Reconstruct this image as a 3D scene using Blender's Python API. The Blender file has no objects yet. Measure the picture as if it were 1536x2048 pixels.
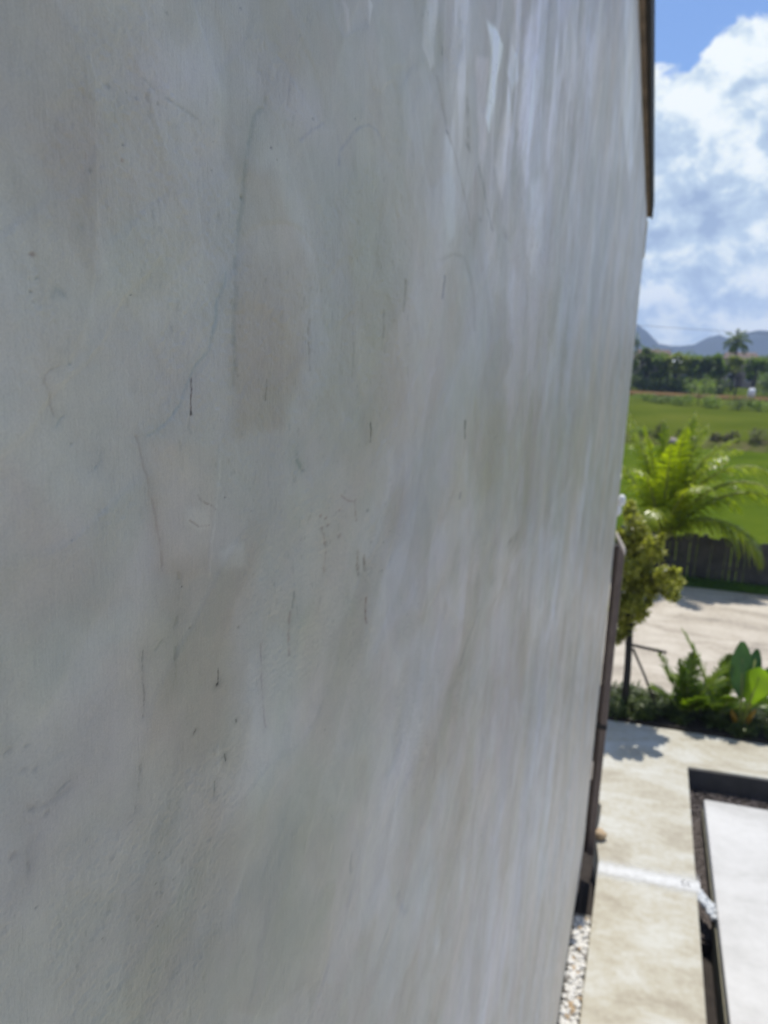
import bpy, math, random
import numpy as np
from mathutils import Vector, Matrix
random.seed(7); rng = np.random.default_rng(7)
C = bpy.context.scene.collection
scene = bpy.context.scene
R = math.radians

# ------------------------------------------------------------------ camera
# a phone held a hand's breadth from the wall of an upper floor, 5 m above the yard
H = 5.0
PITCH, YAW, ROLL = R(12.349), R(18.808), R(2.0)
cam_d = bpy.data.cameras.new('camera'); cam = bpy.data.objects.new('camera', cam_d); C.objects.link(cam)
fwd = Vector((-math.sin(YAW)*math.cos(PITCH), math.cos(YAW)*math.cos(PITCH), -math.sin(PITCH)))
rgt = Vector((math.cos(YAW), math.sin(YAW), 0)); up = rgt.cross(fwd)
r2 = math.cos(ROLL)*rgt + math.sin(ROLL)*up; u2 = -math.sin(ROLL)*rgt + math.cos(ROLL)*up
m = Matrix((r2, u2, -fwd)).transposed().to_4x4(); m.translation = Vector((0, 0, H))
cam.matrix_world = m
cam_d.sensor_fit = 'VERTICAL'; cam_d.sensor_height = 34.6; cam_d.sensor_width = 25.95; cam_d.lens = 26.0
cam_d.clip_start = 0.01; cam_d.clip_end = 9000
cam_d.dof.use_dof = True; cam_d.dof.focus_distance = 0.36; cam_d.dof.aperture_fstop = 13
scene.camera = cam

# ------------------------------------------------------------------ light
SUN_EL, SUN_AZ = R(70), R(0.0)        # azimuth measured from +Y towards +X
sd = Vector((math.sin(SUN_AZ)*math.cos(SUN_EL), math.cos(SUN_AZ)*math.cos(SUN_EL), math.sin(SUN_EL)))
sl = bpy.data.lights.new('sun', 'SUN'); sun = bpy.data.objects.new('sun', sl); C.objects.link(sun)
sl.energy = 5.0; sl.angle = R(0.53); sl.color = (1.0, .955, .88)
sun.rotation_euler = sd.to_track_quat('Z', 'Y').to_euler(); sun.location = (0, 3, 30)
scene.view_settings.view_transform = 'Standard'; scene.view_settings.look = 'None'
scene.view_settings.gamma = 1; scene.view_settings.use_curve_mapping = False
scene.view_settings.exposure = -0.06
scene.cycles.volume_bounces = 1

# ------------------------------------------------------------------ node helpers
class NT:
    def __init__(s, tree): s.t = tree; s.n = tree.nodes; s.l = tree.links
    def add(s, typ, **kw):
        nd = s.n.new(typ)
        for k, v in kw.items(): setattr(nd, k, v)
        return nd
    def put(s, sock, v):
        if v is None: return
        if hasattr(v, 'is_output'): s.l.new(v, sock)
        else:
            if hasattr(sock, 'default_value'):
                try:
                    if len(sock.default_value) == 4 and not hasattr(v, '__len__'): v = (v, v, v, 1)
                    elif len(sock.default_value) == 4 and len(v) == 3: v = (*v, 1)
                    elif len(sock.default_value) == 3 and not hasattr(v, '__len__'): v = (v, v, v)
                except TypeError: pass
                sock.default_value = v
    def math(s, op, a, b=None, c=None, clamp=False):
        nd = s.add('ShaderNodeMath', operation=op, use_clamp=clamp); s.put(nd.inputs[0], a); s.put(nd.inputs[1], b)
        if c is not None: s.put(nd.inputs[2], c)
        return nd.outputs[0]
    def vmath(s, op, a, b=None):
        nd = s.add('ShaderNodeVectorMath', operation=op); s.put(nd.inputs[0], a); s.put(nd.inputs[1], b); return nd.outputs[0]
    def coord(s, kind='Object', scale=(1, 1, 1), loc=(0, 0, 0)):
        tc = s.add('ShaderNodeTexCoord'); mp = s.add('ShaderNodeMapping'); s.l.new(tc.outputs[kind], mp.inputs[0])
        mp.inputs['Scale'].default_value = scale; mp.inputs['Location'].default_value = loc; return mp.outputs[0]
    def noise(s, vec, scale, detail=4, rough=.55, dist=0, col=False):
        nd = s.add('ShaderNodeTexNoise'); s.put(nd.inputs['Vector'], vec)
        nd.inputs['Scale'].default_value = scale; nd.inputs['Detail'].default_value = detail
        nd.inputs['Roughness'].default_value = rough; nd.inputs['Distortion'].default_value = dist
        return nd.outputs['Color' if col else 'Fac']
    def ramp(s, fac, stops):
        nd = s.add('ShaderNodeValToRGB'); s.put(nd.inputs[0], fac); e = nd.color_ramp.elements
        while len(e) < len(stops): e.new(.5)
        for el, (p, c) in zip(e, stops):
            el.position = p; el.color = (*c, 1) if hasattr(c, '__len__') else (c, c, c, 1)
        return nd.outputs[0]
    def mix(s, fac, a, b, mode='MIX'):
        nd = s.add('ShaderNodeMix', data_type='RGBA', blend_type=mode); s.put(nd.inputs[0], fac); s.put(nd.inputs[6], a); s.put(nd.inputs[7], b)
        return nd.outputs[2]
    def sstep(s, v, lo, hi):
        nd = s.add('ShaderNodeMapRange', interpolation_type='SMOOTHSTEP'); s.put(nd.inputs[0], v)
        nd.inputs[1].default_value = lo; nd.inputs[2].default_value = hi; return nd.outputs[0]

def material(name, build):
    mt = bpy.data.materials.new(name); mt.use_nodes = True; t = NT(mt.node_tree)
    b = t.n['Principled BSDF']; build(t, b); return mt

def simple(name, col, rough=.7, var=.15, scale=8, bump=0.0, bscale=40, metal=0, spec=.4):
    def f(t, b):
        c = t.coord()
        n = t.noise(c, scale, 5, .6)
        lo = tuple(x*(1-var) for x in col); hi = tuple(min(1, x*(1+var)) for x in col)
        t.put(b.inputs['Base Color'], t.ramp(n, [(.3, lo), (.7, hi)]))
        b.inputs['Roughness'].default_value = rough; b.inputs['Metallic'].default_value = metal
        b.inputs['Specular IOR Level'].default_value = spec
        if bump:
            bn = t.add('ShaderNodeBump'); bn.inputs['Strength'].default_value = bump; bn.inputs['Distance'].default_value = .01
            t.put(bn.inputs['Height'], t.noise(c, bscale, 6, .6)); t.put(b.inputs['Normal'], bn.outputs[0])
    return material(name, f)

def leafmat(name, lo, hi, rough=.4, trans=.35, scale=1.5, tcol=None):
    mt = bpy.data.materials.new(name); mt.use_nodes = True; t = NT(mt.node_tree); b = t.n['Principled BSDF']; out = t.n['Material Output']
    n = t.noise(t.coord(), scale, 3, .6)
    g = t.add('ShaderNodeNewGeometry'); rnd = g.outputs['Random Per Island']
    f = t.math('ADD', t.math('MULTIPLY', n, .6), t.math('MULTIPLY', rnd, .4))
    col = t.ramp(f, [(.3, lo), (.7, hi)])
    t.put(b.inputs['Base Color'], col); b.inputs['Roughness'].default_value = rough
    tr = t.add('ShaderNodeBsdfTranslucent')
    t.put(tr.inputs[0], t.mix(1, col, tcol or (1.6, 1.8, .7), 'MULTIPLY'))
    ms = t.add('ShaderNodeMixShader'); ms.inputs[0].default_value = trans
    t.l.new(b.outputs[0], ms.inputs[1]); t.l.new(tr.outputs[0], ms.inputs[2]); t.l.new(ms.outputs[0], out.inputs[0])
    return mt

# ------------------------------------------------------------------ sky with cumulus bank
world = bpy.data.worlds.new('World'); scene.world = world; world.use_nodes = True
w = NT(world.node_tree); bg = w.n['Background']
sky = w.add('ShaderNodeTexSky', sky_type='NISHITA'); sky.sun_disc = False
sky.sun_elevation = SUN_EL; sky.sun_rotation = SUN_AZ; sky.altitude = 0; sky.air_density = 1.0; sky.dust_density = 1.2; sky.ozone_density = 1.5
SKY = .12
skyc = w.mix(1, sky.outputs[0], (SKY*.72, SKY*.92, SKY*1.2), 'MULTIPLY')
tc = w.add('ShaderNodeTexCoord'); d = tc.outputs['Generated']
sx = w.add('ShaderNodeSeparateXYZ'); w.l.new(d, sx.inputs[0])
dz = sx.outputs[2]
az = w.math('ARCTAN2', sx.outputs[0], sx.outputs[1])
el = w.math('ARCSINE', dz)
# height of the cloud bank's top round the horizon (a valley near az .02, a tower beyond it)
cmb = w.add('ShaderNodeCombineXYZ'); w.put(cmb.inputs[0], az); cmb.inputs[1].default_value = 3.1
top = w.add('ShaderNodeFloatCurve'); cu = top.mapping.curves[0]
pts = [(0, 0.3), (0.12, 0.38), (0.25, 0.28), (0.38, 0.4), (0.47, 0.33), (0.4937, 0.3108), (0.496, 0.3049), (0.499, 0.2949), (0.5005, 0.3068), (0.5018, 0.3153), (0.5034, 0.3258), (0.5044, 0.3385), (0.506, 0.3548), (0.5078, 0.3443), (0.5093, 0.3468), (0.5118, 0.3427), (0.56, 0.4), (0.65, 0.3), (0.8, 0.42), (0.9, 0.3), (1, 0.3)]
while len(cu.points) < len(pts): cu.points.new(.5, .5)
for q, (a, b_) in zip(cu.points, pts): q.location = (a, b_); q.handle_type = 'AUTO'
top.mapping.update()
w.put(top.inputs['Value'], w.math('MULTIPLY_ADD', az, 1/(2*math.pi), .5, clamp=True))
topv = w.math('MULTIPLY', top.outputs[0], 1.0)
sv = w.vmath('MULTIPLY', d, (1, 1, 1.25))
n_big = w.noise(sv, 26, 8, .6, .3)
edge = w.math('ADD', w.math('SUBTRACT', topv, el), w.math('MULTIPLY', w.math('SUBTRACT', n_big, .5), .055))
bank = w.sstep(edge, -.003, .009)
fill_puff = w.math('MULTIPLY', w.sstep(w.noise(sv, 2.3, 7, .6, .3), .52, .64), w.sstep(el, .42, .6))  # overhead puffs out of view, added to whiten the wall's ambient light
cover = w.math('MAXIMUM', bank, fill_puff)
# self-shading of the clouds: bright billows, blue-grey hollows and bases
n_a = w.noise(w.vmath('ADD', sv, (0, 0, 0)), 20, 8, .58, .35)
n_b = w.noise(w.vmath('ADD', sv, (.012, 0, .03)), 20, 8, .58, .35)
rel = w.math('MULTIPLY_ADD', w.math('SUBTRACT', n_a, n_b), 2.2, .0)
deep = w.sstep(w.math('SUBTRACT', topv, el), .03, .26)       # further below the top the cloud is thicker and greyer
n_c = w.noise(sv, 5.5, 5, .5, .2)
lit = w.math('ADD', w.math('SUBTRACT', .86, w.math('MULTIPLY', deep, .40)), w.math('ADD', rel, w.math('MULTIPLY', w.math('SUBTRACT', n_c, .5), 1.5)), clamp=True)
low = w.sstep(el, .17, .0)
lit = w.math('ADD', lit, w.math('MULTIPLY', low, .30), clamp=True)
ccol = w.ramp(lit, [(0, (.34*1.08, .45*1.08, .64*1.08)), (.5, (.55*1.08, .68*1.08, .82*1.08)), (.8, (.84*1.08, .92*1.08, .95*1.08)), (1, (.95*1.08, 1.0*1.08, 1.0*1.08))])
w.put(bg.inputs[0], w.mix(cover, skyc, ccol)); bg.inputs[1].default_value = 1.0

# ------------------------------------------------------------------ object helpers
def tag(o, label=None, cat=None, group=None, kind=None):
    if label: o['label'] = label
    if cat: o['category'] = cat
    if group: o['group'] = group
    if kind: o['kind'] = kind
    return o
def empty(name, loc=(0, 0, 0)):
    o = bpy.data.objects.new(name, None); o.location = loc; o.empty_display_size = .2; C.objects.link(o); return o
def obj(name, verts, faces, mat, parent=None, smooth=False, loc=None):
    me = bpy.data.meshes.new(name)
    me.from_pydata([tuple(v) for v in verts], [], faces); me.update()
    if isinstance(mat, (list, tuple)):
        for q in mat: me.materials.append(q)
    elif mat: me.materials.append(mat)
    if smooth: me.polygons.foreach_set('use_smooth', [True]*len(me.polygons))
    o = bpy.data.objects.new(name, me); C.objects.link(o)
    if loc: o.location = loc
    if parent: o.parent = parent; 
    return o
class MB:
    def __init__(s): s.v = []; s.f = []
    def add(s, v, f):
        b = len(s.v); s.v += [tuple(q) for q in v]; s.f += [tuple(i+b for i in q) for q in f]; return s
    def sbox(s, x0, x1, y0, y1, z0, z1, f):
        return s.add([(x, y, z+f(y)) for z in (z0, z1) for x, y in ((x0,y0),(x1,y0),(x1,y1),(x0,y1))], [(0,3,2,1),(4,5,6,7),(0,1,5,4),(1,2,6,5),(2,3,7,6),(3,0,4,7)])
    def box(s, x0, x1, y0, y1, z0, z1):
        return s.add([(x0,y0,z0),(x1,y0,z0),(x1,y1,z0),(x0,y1,z0),(x0,y0,z1),(x1,y0,z1),(x1,y1,z1),(x0,y1,z1)],
                     [(0,3,2,1),(4,5,6,7),(0,1,5,4),(1,2,6,5),(2,3,7,6),(3,0,4,7)])
    def tube(s, pts, rad, n=8):
        pts = [Vector(p) for p in pts]; rad = rad if hasattr(rad, '__len__') else [rad]*len(pts)
        vs = []; 
        for i, p in enumerate(pts):
            t = (pts[min(i+1, len(pts)-1)]-pts[max(i-1, 0)]).normalized()
            a = t.orthogonal().normalized() if abs(t.z) > .95 else t.cross(Vector((0,0,1))).normalized(); b = t.cross(a)
            if i and a.dot(pa) < 0 and abs(a.dot(pa)) > .5: a = -a; b = -b
            pa = a
            vs += [p+(a*math.cos(k*2*math.pi/n)+b*math.sin(k*2*math.pi/n))*rad[i] for k in range(n)]
        fs = [(i*n+k, i*n+(k+1) % n, (i+1)*n+(k+1) % n, (i+1)*n+k) for i in range(len(pts)-1) for k in range(n)]
        fs += [tuple(range(n))[::-1], tuple((len(pts)-1)*n+k for k in range(n))]
        return s.add(vs, fs)
    def build(s, name, mat, parent=None, smooth=False, loc=None): return obj(name, s.v, s.f, mat, parent, smooth, loc)
def bevel(o, w_=.004, seg=2):
    md = o.modifiers.new('bevel', 'BEVEL'); md.width = w_; md.segments = seg; md.limit_method = 'ANGLE'; return o

# numpy value noise on arrays
def _h(ix, iy, seed):
    n = (ix*374761393 + iy*668265263 + seed*1442695041) & 0xffffffff
    n = ((n ^ (n >> 13))*1274126177) & 0xffffffff
    return ((n ^ (n >> 16)) & 0xffffff)/float(0xffffff)
def vn(x, y, seed=0):
    xi = np.floor(x).astype(np.int64); yi = np.floor(y).astype(np.int64); fx = x-xi; fy = y-yi
    fx = fx*fx*fx*(fx*(fx*6-15)+10); fy = fy*fy*fy*(fy*(fy*6-15)+10)
    a = _h(xi, yi, seed); b = _h(xi+1, yi, seed); c = _h(xi, yi+1, seed); d_ = _h(xi+1, yi+1, seed)
    return (a+(b-a)*fx)*(1-fy)+(c+(d_-c)*fx)*fy
def fbm(x, y, seed=0, octv=4, gain=.5):
    s = 0; a = 1; t = 0
    for k in range(octv):
        s = s+a*vn(x*2**k+17.3*k, y*2**k+9.1*k, seed+k); t += a; a *= gain
    return s/t
def sst(x, lo, hi):
    t = np.clip((x-lo)/(hi-lo), 0, 1); return t*t*(3-2*t)

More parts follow.
